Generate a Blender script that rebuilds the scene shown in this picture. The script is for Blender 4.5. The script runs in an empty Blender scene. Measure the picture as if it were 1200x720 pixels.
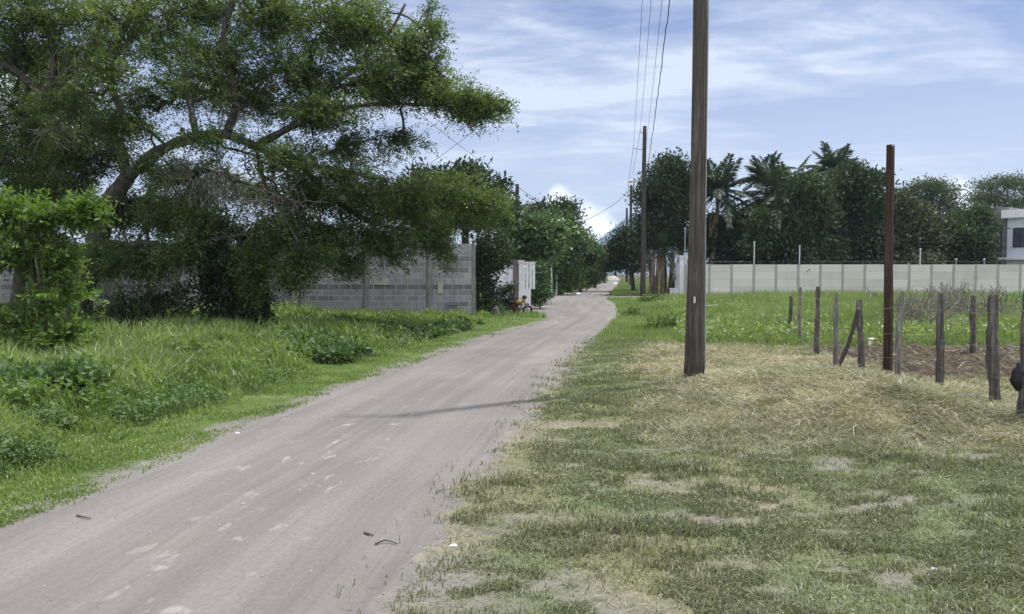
import bpy, math, random
import numpy as np
from mathutils import Vector
R = math.radians
rng = np.random.default_rng(7)
random.seed(7)
S = bpy.context.scene
COL = S.collection
# ------------------------------------------------------------------ camera model
F = 920.0; PITCH = math.atan(40/F); CH = 1.6
cp, sp = math.cos(PITCH), math.sin(PITCH)
def P(px, py, Y):
    cx = (px-600)/F; cy = (360-py)/F
    dy = cp+cy*sp; dz = -sp+cy*cp; t = Y/dy
    return np.array([cx*t, Y, CH+dz*t])
def G(px, py):
    cx = (px-600)/F; cy = (360-py)/F
    dy = cp+cy*sp; dz = -sp+cy*cp; t = -CH/dz
    return np.array([cx*t, dy*t])
def XofPix(px, Y): return (px-600)/F*Y*1.001
# ------------------------------------------------------------------ numpy noise
def _h(ix, iy, s):
    n = (ix.astype(np.int64)*374761393+iy.astype(np.int64)*668265263+s*1442695041) & 0xffffffff
    n = ((n ^ (n >> 13))*1274126177) & 0xffffffff
    return ((n ^ (n >> 16)) & 0xffff)/65535.0
def vn(x, y, s=0):
    x = np.asarray(x, float); y = np.asarray(y, float)
    ix = np.floor(x); iy = np.floor(y); fx = x-ix; fy = y-iy
    fx = fx*fx*(3-2*fx); fy = fy*fy*(3-2*fy)
    a = _h(ix, iy, s); b = _h(ix+1, iy, s); c = _h(ix, iy+1, s); d = _h(ix+1, iy+1, s)
    return (a*(1-fx)+b*fx)*(1-fy)+(c*(1-fx)+d*fx)*fy
def fbm(x, y, s=0, o=3):
    v = 0; a = .5; t = 0
    for k in range(o):
        v = v+a*vn(x*2**k, y*2**k, s+k*17); t += a; a *= .5
    return v/t
def sst(a, b, x):
    t = np.clip((x-a)/(b-a), 0, 1); return t*t*(3-2*t)
# ------------------------------------------------------------------ road edges as functions of Y
def edge(pts):
    g = np.array([G(*p) for p in pts]); o = np.argsort(g[:, 1]); return g[o, 1], g[o, 0]
lY, lX = edge([(0,605),(150,553),(265,497),(350,470),(430,440),(500,415),(560,395),(620,380)])
lY = np.r_[-30, 0, 3, lY, 28.5, 30, 34, 38, 45, 52, 60, 82, 98, 184, 260]
lX = np.r_[-5.5, -3.9, -3.6, lX, 1.7, .9, .2, .3, .9, 2.3, 3.7, 8.0, 10.3, 22.8, 33]
rY, rX = edge([(425,720),(490,640),(505,600),(560,540),(600,510),(620,470),(650,430),(690,395),(715,375),(718,360)])
rY = np.r_[-30, 0, rY, 49, 60, 98, 184, 260]
rX = np.r_[-2.4, -.95, rX, 5.6, 7.2, 13.0, 25.2, 36.2]
def smooth_interp(x, Xp, Yp):
    # interpolation in a log-like coordinate, lightly smoothed
    x = np.asarray(x, float); out = 0
    for k, w in ((-.06, .25), (0, .5), (.06, .25)):
        out = out+w*np.interp(x+k*(np.abs(x)+1), Xp, Yp)
    return out
XL = lambda y: smooth_interp(y, lY, lX)
XR = lambda y: smooth_interp(y, rY, rX)
# ------------------------------------------------------------------ terrain height
def H(x, y):
    x = np.asarray(x, float); y = np.asarray(y, float)
    dl = np.clip(XL(y)-x, 0, None); dr = np.clip(x-XR(y), 0, None)
    far = 1-sst(32, 44, y)
    z = far*(.16*sst(.5, 3.5, dl)+.10*sst(.4, 3, dl)*(fbm(x*.6, y*.6, 3)-.4)+.05*sst(.4, 2, dr)*(fbm(x*.9, y*.9, 9)-.3))
    z = z+.26*np.exp(-((x-3.9)/1.3)**2-((y-10.0)/1.3)**2)*(.6+.8*fbm(x*1.6, y*1.6, 33))+.20*np.exp(-((x-4.2)/1.3)**2-((y-8.5)/.8)**2)*(.5+fbm(x*2, y*2, 34))
    z = z+.10*np.exp(-((x-2.6)/1.3)**2-((y-14.5)/2.2)**2)
    z = z+.11*sst(1.5, 3, dr)*far*(fbm(x*2.3, y*2.3, 31)-.5)*sst(6.5, 9, y)
    z = np.maximum(z, 0)
    # ploughed strip
    m = sst(5.9, 6.6, x)*sst(11.5, 12.2, y)*(1-sst(16.4, 17, y))
    z = z+m*.24*(fbm(x*2.6, y*3.4, 55)-.4)
    return z
def H1(x, y): return float(H(np.array([x]), np.array([y]))[0])
# ------------------------------------------------------------------ materials
MAT = {}
def newmat(name):
    m = bpy.data.materials.new(name); m.use_nodes = True
    nt = m.node_tree; nt.nodes.clear(); out = nt.nodes.new('ShaderNodeOutputMaterial')
    MAT[name] = m
    return m, nt, out
class N:
    def __init__(s, nt): s.nt = nt
    def n(s, t, **kw):
        o = s.nt.nodes.new(t)
        ins = kw.pop('ins', {})
        for k, v in kw.items(): setattr(o, k, v)
        for k, v in ins.items():
            if isinstance(v, bpy.types.NodeSocket): s.nt.links.new(v, o.inputs[k])
            else: o.inputs[k].default_value = v
        return o
    def noise(s, vec, scale, detail=4, rough=.55, dist=0):
        return s.n('ShaderNodeTexNoise', ins={'Vector': vec, 'Scale': scale, 'Detail': detail, 'Roughness': rough, 'Distortion': dist}).outputs['Fac']
    def ramp(s, fac, stops, interp='LINEAR'):
        r = s.n('ShaderNodeValToRGB', ins={'Fac': fac}); cr = r.color_ramp; cr.interpolation = interp
        while len(cr.elements) < len(stops): cr.elements.new(.5)
        for e, (p, c) in zip(cr.elements, stops):
            e.position = p; e.color = (c[0], c[1], c[2], 1) if hasattr(c, '__len__') else (c, c, c, 1)
        return r.outputs['Color']
    def mix(s, fac, a, b, mode='MIX'):
        m = s.n('ShaderNodeMix', data_type='RGBA', blend_type=mode)
        for k, v in ((0, fac), (6, a), (7, b)):
            if isinstance(v, bpy.types.NodeSocket): s.nt.links.new(v, m.inputs[k])
            else: m.inputs[k].default_value = (*v, 1) if hasattr(v, '__len__') and len(v) == 3 else v
        return m.outputs[2]
    def math(s, op, a, b=0.0, c=None, clamp=False):
        m = s.n('ShaderNodeMath', operation=op, use_clamp=clamp)
        for k, v in enumerate((a, b) if c is None else (a, b, c)):
            if isinstance(v, bpy.types.NodeSocket): s.nt.links.new(v, m.inputs[k])
            else: m.inputs[k].default_value = v
        return m.outputs[0]
    def mapping(s, vec, scale=(1,1,1), loc=(0,0,0), rot=(0,0,0)):
        return s.n('ShaderNodeMapping', ins={'Vector': vec, 'Scale': scale, 'Location': loc, 'Rotation': rot}).outputs[0]
    def bump(s, h, strength=.5, dist=.02):
        return s.n('ShaderNodeBump', ins={'Height': h, 'Strength': strength, 'Distance': dist}).outputs[0]
    def attr(s, name): return s.n('ShaderNodeAttribute', attribute_name=name).outputs['Fac']
def principled(N_, out, color, rough=.85, normal=None, spec=.3, metal=0):
    b = N_.n('ShaderNodeBsdfPrincipled')
    for k, v in (('Base Color', color), ('Roughness', rough), ('Normal', normal), ('Specular IOR Level', spec), ('Metallic', metal)):
        if v is None: continue
        if isinstance(v, bpy.types.NodeSocket): N_.nt.links.new(v, b.inputs[k])
        else: b.inputs[k].default_value = (*v, 1) if hasattr(v, '__len__') and len(v) == 3 else v
    N_.nt.links.new(b.outputs[0], out.inputs['Surface'])
    return b
def leafmat(name, dark, mid, light, trans=.35, gloss=.08, rough=.45, clump=.5):
    m, nt, out = newmat(name); n = N(nt)
    v = n.attr('var')
    pos = n.n('ShaderNodeNewGeometry').outputs['Position']
    nz = n.noise(pos, clump, 3)
    f = n.math('ADD', n.math('MULTIPLY', v, .7), n.math('MULTIPLY', n.math('SUBTRACT', nz, .5), 1.1), clamp=True)
    c = n.ramp(f, [(0, dark), (.5, mid), (1, light)])
    d = n.n('ShaderNodeBsdfDiffuse', ins={'Color': c})
    tc = n.mix(1.0, c, (1.25, 1.35, .55), 'MULTIPLY')
    t = n.n('ShaderNodeBsdfTranslucent', ins={'Color': tc})
    g = n.n('ShaderNodeBsdfGlossy', ins={'Color': (1, 1, 1, 1), 'Roughness': rough})
    a = n.n('ShaderNodeMixShader', ins={0: trans, 1: d.outputs[0], 2: t.outputs[0]})
    b = n.n('ShaderNodeMixShader', ins={0: gloss, 1: a.outputs[0], 2: g.outputs[0]})
    nt.links.new(b.outputs[0], out.inputs['Surface'])
    return m
leafmat('mesquite_leaf', (.045,.078,.025), (.115,.165,.055), (.24,.29,.12), trans=.45, gloss=.03)
leafmat('feathery_leaf', (.06,.10,.025), (.11,.175,.045), (.19,.27,.08), trans=.4, gloss=.03)
leafmat('mango_leaf', (.018,.036,.016), (.042,.068,.028), (.125,.16,.07), trans=.22, gloss=.03, rough=.55)
leafmat('mango_brown_leaf', (.04,.05,.025), (.075,.085,.04), (.15,.12,.065), trans=.2, gloss=.03, rough=.55)
leafmat('olive_leaf', (.025,.048,.018), (.052,.09,.03), (.13,.18,.065), trans=.3, gloss=.03, rough=.55)
leafmat('greygreen_leaf', (.045,.07,.035), (.08,.115,.055), (.14,.18,.085), trans=.3, gloss=.025, rough=.55)
leafmat('bigleaf_leaf', (.05,.09,.04), (.10,.17,.07), (.22,.30,.16), trans=.3, gloss=.045, rough=.5)
leafmat('roadside_leaf', (.05,.095,.03), (.10,.17,.055), (.20,.29,.11), trans=.35, gloss=.03, rough=.55)
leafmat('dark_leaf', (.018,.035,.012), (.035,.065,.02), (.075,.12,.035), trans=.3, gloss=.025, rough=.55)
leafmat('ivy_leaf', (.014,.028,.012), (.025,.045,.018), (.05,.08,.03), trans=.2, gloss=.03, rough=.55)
leafmat('bright_leaf', (.06,.105,.025), (.13,.215,.045), (.27,.37,.10), trans=.45, gloss=.025, rough=.55)
leafmat('palm_leaf', (.03,.05,.03), (.055,.085,.05), (.12,.15,.095), trans=.25, gloss=.03, rough=.55)
leafmat('palm_dry_leaf', (.12,.10,.05), (.2,.16,.08), (.3,.24,.12), trans=.2, gloss=.025, rough=.55)
leafmat('verge_blade', (.105,.17,.045), (.22,.30,.095), (.42,.46,.24), trans=.4, gloss=.04, clump=.9)
leafmat('weed_blade', (.11,.165,.06), (.23,.30,.125), (.42,.46,.27), trans=.4, gloss=.03, clump=.6)
leafmat('lawn_blade', (.11,.128,.07), (.215,.228,.14), (.42,.405,.28), trans=.3, gloss=.03, clump=1.3)
leafmat('straw_blade', (.24,.21,.145), (.44,.40,.29), (.64,.60,.47), trans=.25, gloss=.04, clump=1.5)
leafmat('drab_straw_blade', (.14,.145,.09), (.27,.27,.185), (.44,.43,.32), trans=.25, gloss=.03, clump=1.5)

def bark(name, c1, c2, c3, sx=18, sz=1.6, strength=.8, dist=.02):
    m, nt, out = newmat(name); n = N(nt)
    tc = n.n('ShaderNodeTexCoord').outputs['Object']
    v = n.mapping(tc, (sx, sx, sz))
    a = n.noise(v, 1.0, 6, .65, .6); b = n.noise(tc, 2.2, 4)
    f = n.math('ADD', n.math('MULTIPLY', a, .75), n.math('MULTIPLY', b, .25))
    c = n.ramp(f, [(.3, c1), (.5, c2), (.68, c3)])
    principled(n, out, c, .9, n.bump(a, strength, dist), .15)
    return m
bark('mesquite_bark', (.025,.022,.02), (.075,.068,.062), (.17,.155,.14), 9, 5, 1.0, .05)
bark('twig_bark', (.10,.09,.08), (.2,.18,.16), (.34,.31,.28), 6, 4)
bark('tree_bark', (.05,.04,.035), (.12,.10,.085), (.22,.19,.16), 7, 2)
bark('palm_bark', (.10,.08,.06), (.22,.18,.13), (.38,.31,.2), 3, 12)
bark('root_bark', (.06,.045,.04), (.17,.13,.11), (.28,.22,.19), 9, 1)
bark('pole_wood', (.032,.028,.024), (.083,.073,.063), (.175,.158,.138), 26, 1.1, .7, .012)
bark('dark_pole_wood', (.02,.014,.011), (.055,.036,.027), (.10,.07,.055), 30, 1.3, .7, .01)
bark('far_pole_wood', (.03,.025,.022), (.065,.056,.05), (.12,.105,.09), 20, 1)
bark('fence_wood', (.02,.018,.016), (.105,.095,.088), (.27,.25,.235), 34, 2.4, 1, .015)
bark('fence_wood_pale', (.04,.037,.034), (.2,.185,.17), (.36,.34,.32), 34, 2.4, 1, .015)

def plain(name, col, rough=.7, var=.12, scale=3, metal=0, spec=.3):
    m, nt, out = newmat(name); n = N(nt)
    tc = n.n('ShaderNodeTexCoord').outputs['Object']
    a = n.noise(tc, scale, 6, .65)
    c = n.ramp(a, [(.3, [x*(1-var*2) for x in col]), (.5, col), (.7, [min(1, x*(1+var)) for x in col])])
    principled(n, out, c, rough, n.bump(n.noise(tc, scale*9, 4), .25, .01), spec, metal)
    return m
plain('white_paint', (.78,.78,.80), .6, .06)
plain('white_gate_paint', (.72,.71,.75), .6, .08)
plain('house_white', (.60,.63,.72), .7, .04)
plain('house_grey', (.20,.185,.18), .8, .12, 1.2)
plain('frame_dark', (.02,.025,.04), .4, .1)
plain('wire_metal', (.08,.08,.085), .5, .1, metal=.3)
plain('insulation_black', (.015,.015,.017), .5, .1)
plain('galv_metal', (.42,.43,.45), .45, .1, metal=.5)
plain('pale_pole', (.55,.56,.58), .6, .1)
plain('barbed_metal', (.25,.23,.21), .5, .2, metal=.5)
plain('pvc_white', (.72,.70,.66), .5, .1, 12)
plain('pvc_orange', (.45,.22,.10), .6, .15, 12)
plain('tyre_rubber', (.02,.02,.022), .85, .1)
plain('bike_red', (.30,.05,.04), .35, .1)
plain('bike_yellow', (.42,.25,.08), .35, .1)
plain('bike_metal', (.35,.35,.37), .35, .1, metal=.8)
plain('bag_black', (.012,.012,.014), .45, .2, 6)
plain('pale_boundary', (.42,.43,.46), .85, .12, 1.2)
plain('panel_post', (.36,.355,.345), .9, .12, 2)
plain('brick_pink', (.26,.19,.20), .85, .15, 2)
plain('stone_grey', (.30,.29,.28), .9, .2, 14)
plain('stone_pale', (.62,.6,.58), .9, .1, 14)
plain('gravel_pile', (.42,.40,.38), .95, .15, 3)
plain('litter_white', (.75,.75,.76), .5, .08, 8)
plain('panel_pale', (.5,.48,.42), .8, .12, 4)
m, nt, out = newmat('glass_pane'); n = N(nt)
principled(n, out, n.ramp(n.noise(n.n('ShaderNodeTexCoord').outputs['Object'], .9, 2), [(.3, (.03,.04,.06)), (.7, (.08,.10,.14))]), .06, None, .8)

# --- ground
m, nt, out = newmat('ground_surface'); n = N(nt)
pos = n.n('ShaderNodeNewGeometry').outputs['Position']
n1 = n.noise(pos, .9, 5); n2 = n.noise(pos, 7, 6, .7); n3 = n.noise(pos, 45, 4, .7)
sand = n.ramp(n.math('ADD', n.math('MULTIPLY', n1, .5), n.math('MULTIPLY', n2, .5)), [(.35, (.165,.152,.142)), (.5, (.215,.199,.188)), (.65, (.265,.247,.235))])
soil = n.ramp(n2, [(.3, (.025,.018,.013)), (.5, (.062,.046,.034)), (.7, (.15,.118,.09))])
green = n.ramp(n.math('ADD', n.math('MULTIPLY', n2, .6), n.math('MULTIPLY', n3, .4)), [(.32, (.045,.07,.02)), (.5, (.085,.13,.035)), (.7, (.17,.20,.075))])
straw = n.ramp(n.math('ADD', n.math('MULTIPLY', n2, .5), n.math('MULTIPLY', n3, .5)), [(.35, (.13,.105,.06)), (.5, (.26,.22,.13)), (.65, (.40,.35,.22))])
c = n.mix(n.attr('green'), sand, green)
c = n.mix(n.attr('straw'), c, straw)
c = n.mix(n.attr('soil'), c, soil)
h = n.math('ADD', n.math('MULTIPLY', n2, .7), n.math('MULTIPLY', n3, .3))
principled(n, out, c, .95, n.bump(h, .8, .04), .1)
# --- road
m, nt, out = newmat('dirt_road'); n = N(nt)
uv = n.n('ShaderNodeUVMap', uv_map='uv').outputs[0]
pos = n.n('ShaderNodeNewGeometry').outputs['Position']
st = n.noise(n.mapping(uv, (3.4, .09, 1)), 1.0, 6, .62, .0)       # streaks along the track
st2 = n.noise(n.mapping(uv, (15, .35, 1)), 1.0, 5, .65, .0)
big = n.noise(pos, .55, 4); fine = n.noise(pos, 28, 6, .7); grit = n.noise(pos, 120, 3, .7)
f = n.math('ADD', n.math('MULTIPLY', st, .34), n.math('MULTIPLY', st2, .18))
f = n.math('ADD', f, n.math('ADD', n.math('MULTIPLY', big, .26), n.math('MULTIPLY', fine, .22)))
c = n.ramp(f, [(.38, (.136,.125,.117)), (.46, (.168,.156,.147)), (.53, (.196,.183,.173)), (.62, (.245,.230,.219))])
# scuffed pale crust showing through in flakes
fl = n.noise(n.mapping(uv, (2.6, 1.3, 1)), 1.9, 7, .66, .15)
lane = n.noise(n.mapping(uv, (.9, .13, 1), (3.1, 1.7, 0)), 1.0, 2)
flm = n.math('MULTIPLY', n.ramp(fl, [(.58, 0), (.66, 1)]), n.ramp(lane, [(.53, 0), (.66, 1)]))
c = n.mix(n.math('MULTIPLY', flm, .75), c, (.42,.40,.385))
# brownish worn patches and darker packed wheel lines
c = n.mix(n.math('MULTIPLY', n.ramp(n.noise(pos, .8, 5, .65), [(.52, 0), (.68, 1)]), .35), c, (.19,.165,.145))
us = n.n('ShaderNodeSeparateXYZ', ins={0: uv}).outputs[0]
tr_ = n.math('ABSOLUTE', n.math('SUBTRACT', n.math('ABSOLUTE', n.math('ADD', us, n.math('MULTIPLY', n.math('SUBTRACT', lane, .5), .5))), .72))
c = n.mix(n.math('MULTIPLY', n.ramp(tr_, [(.05, 1), (.26, 0)]), n.math('MULTIPLY', n.ramp(fine, [(.35, .2), (.65, 1)]), .32)), c, (.275,.258,.245))
# dark little crumbs
vor = n.n('ShaderNodeTexVoronoi', feature='F1', ins={'Vector': pos, 'Scale': 7.0, 'Randomness': 1.0})
cr = n.math('LESS_THAN', vor.outputs['Distance'], n.math('MULTIPLY', n.math('SUBTRACT', n.noise(pos, 1.3, 3), .56), .45))
c = n.mix(n.math('MULTIPLY', cr, .45), c, (.14,.12,.105))
c = n.mix(n.math('MULTIPLY', n.math('SUBTRACT', grit, .3), .45), c, (.29,.275,.265))
hh = n.math('ADD', n.math('MULTIPLY', st, 1.0), n.math('ADD', n.math('MULTIPLY', st2, .5), n.math('MULTIPLY', fine, .35)))
principled(n, out, c, .95, n.bump(hh, .7, .05), .1)
# --- block wall
m, nt, out = newmat('concrete_block'); n = N(nt)
tc = n.n('ShaderNodeTexCoord').outputs['Object']
sx = n.n('ShaderNodeSeparateXYZ', ins={0: tc})
v = n.n('ShaderNodeCombineXYZ', ins={0: sx.outputs[0], 1: sx.outputs[2]}).outputs[0]
bk = n.n('ShaderNodeTexBrick', offset=.5, ins={'Vector': v, 'Color1': (0,0,0,1), 'Color2': (1,1,1,1), 'Mortar': (.5,.5,.5,1), 'Scale': 1.0, 'Mortar Size': .016, 'Mortar Smooth': .3, 'Brick Width': .4, 'Row Height': .2})
nz = n.noise(tc, 1.1, 5); nf = n.noise(tc, 26, 5, .7)
cell = n.n('ShaderNodeTexWhiteNoise', noise_dimensions='2D', ins={'Vector': n.n('ShaderNodeVectorMath', operation='FLOOR', ins={0: n.mapping(v, (1/.8, 1/.2, 1), (.3, 0, 0))}).outputs[0]}).outputs['Value']
row = n.math('FLOOR', n.math('MULTIPLY', sx.outputs[2], 5.0))
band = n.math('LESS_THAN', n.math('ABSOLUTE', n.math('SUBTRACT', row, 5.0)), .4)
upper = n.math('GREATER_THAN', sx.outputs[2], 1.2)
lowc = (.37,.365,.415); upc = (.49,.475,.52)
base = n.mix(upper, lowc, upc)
base = n.mix(n.math('MULTIPLY', bk.outputs['Color'], .7), base, (.22,.22,.245))
base = n.mix(n.math('MULTIPLY', n.math('GREATER_THAN', cell, .9), .65), base, (.15,.155,.18))
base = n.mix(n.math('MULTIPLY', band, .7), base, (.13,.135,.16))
base = n.mix(n.math('MULTIPLY', bk.outputs['Fac'], n.ramp(nf, [(.3, .45), (.6, .95)])), base, (.50,.49,.50))
base = n.mix(n.ramp(nz, [(.5, 0), (.75, .35)]), base, (.33,.315,.31))
base = n.mix(n.ramp(n.noise(n.mapping(tc, (2.5, 2.5, .45)), 1.4, 5, .6), [(.5, 0), (.72, .5)]), base, (.2,.19,.19))
base = n.mix(n.math('MULTIPLY', n.math('SUBTRACT', nf, .5), .6, clamp=True), base, (.12,.12,.13))
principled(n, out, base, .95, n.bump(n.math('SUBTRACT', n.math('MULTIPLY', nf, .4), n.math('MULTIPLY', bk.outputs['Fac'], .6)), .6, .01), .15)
m, nt, out = newmat('cast_column'); n = N(nt)
tc = n.n('ShaderNodeTexCoord').outputs['Object']
a = n.noise(n.mapping(tc, (3, 3, .8)), 2, 6, .65)
principled(n, out, n.ramp(a, [(.3, (.15,.145,.145)), (.5, (.25,.245,.245)), (.7, (.35,.34,.33))]), .95, n.bump(a, .5, .03), .15)
# --- precast panels on the right
m, nt, out = newmat('precast_panel'); n = N(nt)
tc = n.n('ShaderNodeTexCoord').outputs['Object']
sx = n.n('ShaderNodeSeparateXYZ', ins={0: tc})
a = n.noise(tc, .55, 5, .6); st_ = n.noise(n.mapping(tc, (6, 6, .5)), 1, 5, .6)
slab = n.n('ShaderNodeTexWhiteNoise', noise_dimensions='2D', ins={'Vector': n.n('ShaderNodeCombineXYZ', ins={0: n.math('FLOOR', n.math('DIVIDE', sx.outputs[0], 1.526)), 1: n.math('FLOOR', n.math('DIVIDE', n.math('SUBTRACT', sx.outputs[2], .09), .53))}).outputs[0]}).outputs['Value']
c = n.ramp(n.math('ADD', n.math('MULTIPLY', a, .4), n.math('ADD', n.math('MULTIPLY', slab, .35), n.math('MULTIPLY', st_, .25))), [(.3, (.52,.505,.465)), (.5, (.61,.595,.55)), (.7, (.68,.665,.62))])
c = n.mix(n.math('MULTIPLY', n.ramp(n.math('ADD', sx.outputs[2], n.math('MULTIPLY', st_, .5)), [(.25, 1), (.6, 0)]), .5), c, (.22,.2,.17))
jt = n.math('ABSOLUTE', n.math('SUBTRACT', n.math('FRACT', n.math('DIVIDE', n.math('SUBTRACT', sx.outputs[2], .09), .53)), .5))
c = n.mix(n.math('MULTIPLY', n.ramp(jt, [(.478, 0), (.492, 1)]), .45), c, (.27,.26,.25))
principled(n, out, c, .9, n.bump(a, .2, .01), .15)
m, nt, out = newmat('stone_cladding'); n = N(nt)
tc = n.n('ShaderNodeTexCoord').outputs['Object']
vo = n.n('ShaderNodeTexVoronoi', ins={'Vector': n.mapping(tc, (1, 1, 2.2)), 'Scale': 3.0})
principled(n, out, n.mix(.4, n.ramp(n.noise(tc, 4, 4), [(.3, (.14,.12,.11)), (.7, (.36,.32,.28))]), vo.outputs['Color'], 'SOFT_LIGHT'), .9, n.bump(vo.outputs['Distance'], .6, .03))
# --- mountain: blue of the distant air mixed into the forest colour
m, nt, out = newmat('mountain_hazed_forest'); n = N(nt)
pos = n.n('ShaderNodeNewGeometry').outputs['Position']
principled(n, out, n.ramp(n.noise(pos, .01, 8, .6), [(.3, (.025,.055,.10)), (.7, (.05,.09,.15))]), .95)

# ------------------------------------------------------------------ mesh building
class MB:
    """collects quads / tris as arrays, builds ONE mesh object"""
    def __init__(s): s.v = []; s.q = []; s.t = []; s.n = 0; s.var = []; s.smooth = False
    def add(s, v, q=None, t=None, var=None):
        v = np.asarray(v, float).reshape(-1, 3)
        if q is not None and len(q): s.q.append(np.asarray(q, np.int64).reshape(-1, 4)+s.n)
        if t is not None and len(t): s.t.append(np.asarray(t, np.int64).reshape(-1, 3)+s.n)
        s.v.append(v); s.var.append(np.full(len(v), .5) if var is None else np.broadcast_to(np.asarray(var, float), (len(v),)))
        s.n += len(v); return s
    def box(s, x0, x1, y0, y1, z0, z1, ang=0, piv=(0, 0)):
        v = np.array([[x, y, z] for z in (z0, z1) for y in (y0, y1) for x in (x0, x1)], float)
        if ang:
            c, k = math.cos(ang), math.sin(ang); p = v[:, :2]-np.array(piv)
            v[:, 0] = p[:, 0]*c-p[:, 1]*k+piv[0]; v[:, 1] = p[:, 0]*k+p[:, 1]*c+piv[1]
        return s.add(v, [[0,2,3,1],[4,5,7,6],[0,1,5,4],[2,6,7,3],[0,4,6,2],[1,3,7,5]])
    def tube(s, pts, rad, sides=8, caps=True, wob=0):
        pts = np.asarray(pts, float); n = len(pts)
        rad = np.broadcast_to(np.asarray(rad, float), (n,))
        tan = np.gradient(pts, axis=0); tan /= np.linalg.norm(tan, axis=1)[:, None]+1e-9
        up = np.array([0, 0, 1.]) if abs(tan[0, 2]) < .9 else np.array([1., 0, 0])
        rings = []; u = np.cross(tan[0], up); u /= np.linalg.norm(u)
        a = np.arange(sides)/sides*2*math.pi
        for i in range(n):
            u = u-tan[i]*u.dot(tan[i]); u /= np.linalg.norm(u); w = np.cross(tan[i], u)
            rr = rad[i]*(1+wob*(rng.random(sides)-.5)) if wob else rad[i]*np.ones(sides)
            rings.append(pts[i]+rr[:, None]*(np.cos(a)[:, None]*u+np.sin(a)[:, None]*w))
        v = np.concatenate(rings); q = []
        for i in range(n-1):
            for k in range(sides):
                k2 = (k+1) % sides; q.append([i*sides+k, i*sides+k2, (i+1)*sides+k2, (i+1)*sides+k])
        t = []
        if caps:
            v = np.r_[v, [pts[0]], [pts[-1]]]; b = n*sides
            for k in range(sides):
                k2 = (k+1) % sides; t.append([b, k2, k]); t.append([b+1, (n-1)*sides+k, (n-1)*sides+k2])
        return s.add(v, q, t)
    def segs(s, a, b, ra, rb, sides=4):
        a = np.asarray(a); b = np.asarray(b); d = b-a; d /= np.linalg.norm(d, axis=1)[:, None]+1e-9
        up = np.where(np.abs(d[:, 2:3]) > .9, [[1., 0, 0]], [[0, 0, 1.]])
        u = np.cross(d, up); u /= np.linalg.norm(u, axis=1)[:, None]+1e-9; w = np.cross(d, u)
        vs = []
        for (c, r) in ((a, ra), (b, rb)):
            for k in range(sides):
                t = 2*math.pi*k/sides
                vs.append(c+np.asarray(r)[:, None]*(math.cos(t)*u+math.sin(t)*w))
        v = np.stack(vs, 1).reshape(-1, 3); m = len(a); o = np.arange(m)[:, None]*(2*sides)
        q = np.concatenate([o+np.array([[k, (k+1) % sides, sides+(k+1) % sides, sides+k]]) for k in range(sides)])
        return s.add(v, q)
    def leaves(s, c, d, nrm, L, W, var, fold=0.0):
        """rhombic leaves: base c, direction d, normal nrm"""
        d = d/(np.linalg.norm(d, axis=1)[:, None]+1e-9)
        w = np.cross(d, nrm); w /= np.linalg.norm(w, axis=1)[:, None]+1e-9
        nn = np.cross(w, d)
        L = np.broadcast_to(L, (len(c),))[:, None]; W = np.broadcast_to(W, (len(c),))[:, None]
        m = c+d*L*.45
        v = np.stack([c, m+w*W*.5+nn*W*fold, c+d*L, m-w*W*.5+nn*W*fold], 1).reshape(-1, 3)
        q = np.arange(len(c)*4).reshape(-1, 4)
        return s.add(v, q, var=np.repeat(np.broadcast_to(var, (len(c),)), 4))
    def build(s, name, mat, parent=None, loc=None, smooth=None, mat2=None):
        V = np.concatenate(s.v); Q = np.concatenate(s.q) if s.q else np.zeros((0, 4), np.int64); T = np.concatenate(s.t) if s.t else np.zeros((0, 3), np.int64)
        if loc is not None: V = V-np.array(loc)
        me = bpy.data.meshes.new(name)
        me.vertices.add(len(V)); me.vertices.foreach_set('co', V.astype(np.float32).ravel())
        li = np.r_[Q.ravel(), T.ravel()]; me.loops.add(len(li)); me.loops.foreach_set('vertex_index', li.astype(np.int32))
        nf = len(Q)+len(T); me.polygons.add(nf)
        st = np.r_[np.arange(len(Q))*4, len(Q)*4+np.arange(len(T))*3]
        me.polygons.foreach_set('loop_start', st.astype(np.int32))
        me.update(calc_edges=True)
        at = me.attributes.new('var', 'FLOAT', 'POINT'); at.data.foreach_set('value', np.concatenate(s.var).astype(np.float32))
        me.polygons.foreach_set('use_smooth', np.full(nf, bool(smooth)))
        me.materials.append(MAT[mat]); me.validate()
        o = bpy.data.objects.new(name, me); COL.objects.link(o)
        if parent is not None: o.parent = parent
        elif loc is not None: o.location = tuple(loc)
        return o
def tag(o, label=None, cat=None, group=None, kind=None):
    if label: o['label'] = label
    if cat: o['category'] = cat
    if group: o['group'] = group
    if kind: o['kind'] = kind
    return o
def empty(name, loc, label, cat, group=None):
    o = bpy.data.objects.new(name, None); o.empty_display_size = .2; COL.objects.link(o); o.location = tuple(loc)
    return tag(o, label, cat, group)
def unit(v): return v/(np.linalg.norm(v, axis=-1, keepdims=True)+1e-9)
def catmull(pts, step):
    pts = np.asarray(pts, float)
    if len(pts) < 3:
        n = max(2, int(np.linalg.norm(pts[-1]-pts[0])/step)+1); t = np.linspace(0, 1, n)[:, None]; return pts[0]*(1-t)+pts[-1]*t
    p = np.vstack([2*pts[0]-pts[1], pts, 2*pts[-1]-pts[-2]]); out = []
    for i in range(1, len(p)-2):
        n = max(2, int(np.linalg.norm(p[i+1, :3]-p[i, :3])/step)+1)
        t = np.linspace(0, 1, n, endpoint=False)[:, None]
        out.append(.5*(2*p[i]+(p[i+1]-p[i-1])*t+(2*p[i-1]-5*p[i]+4*p[i+1]-p[i+2])*t*t+(-p[i-1]+3*p[i]-3*p[i+1]+p[i+2])*t**3))
    return np.vstack(out+[p[-2][None]])

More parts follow.
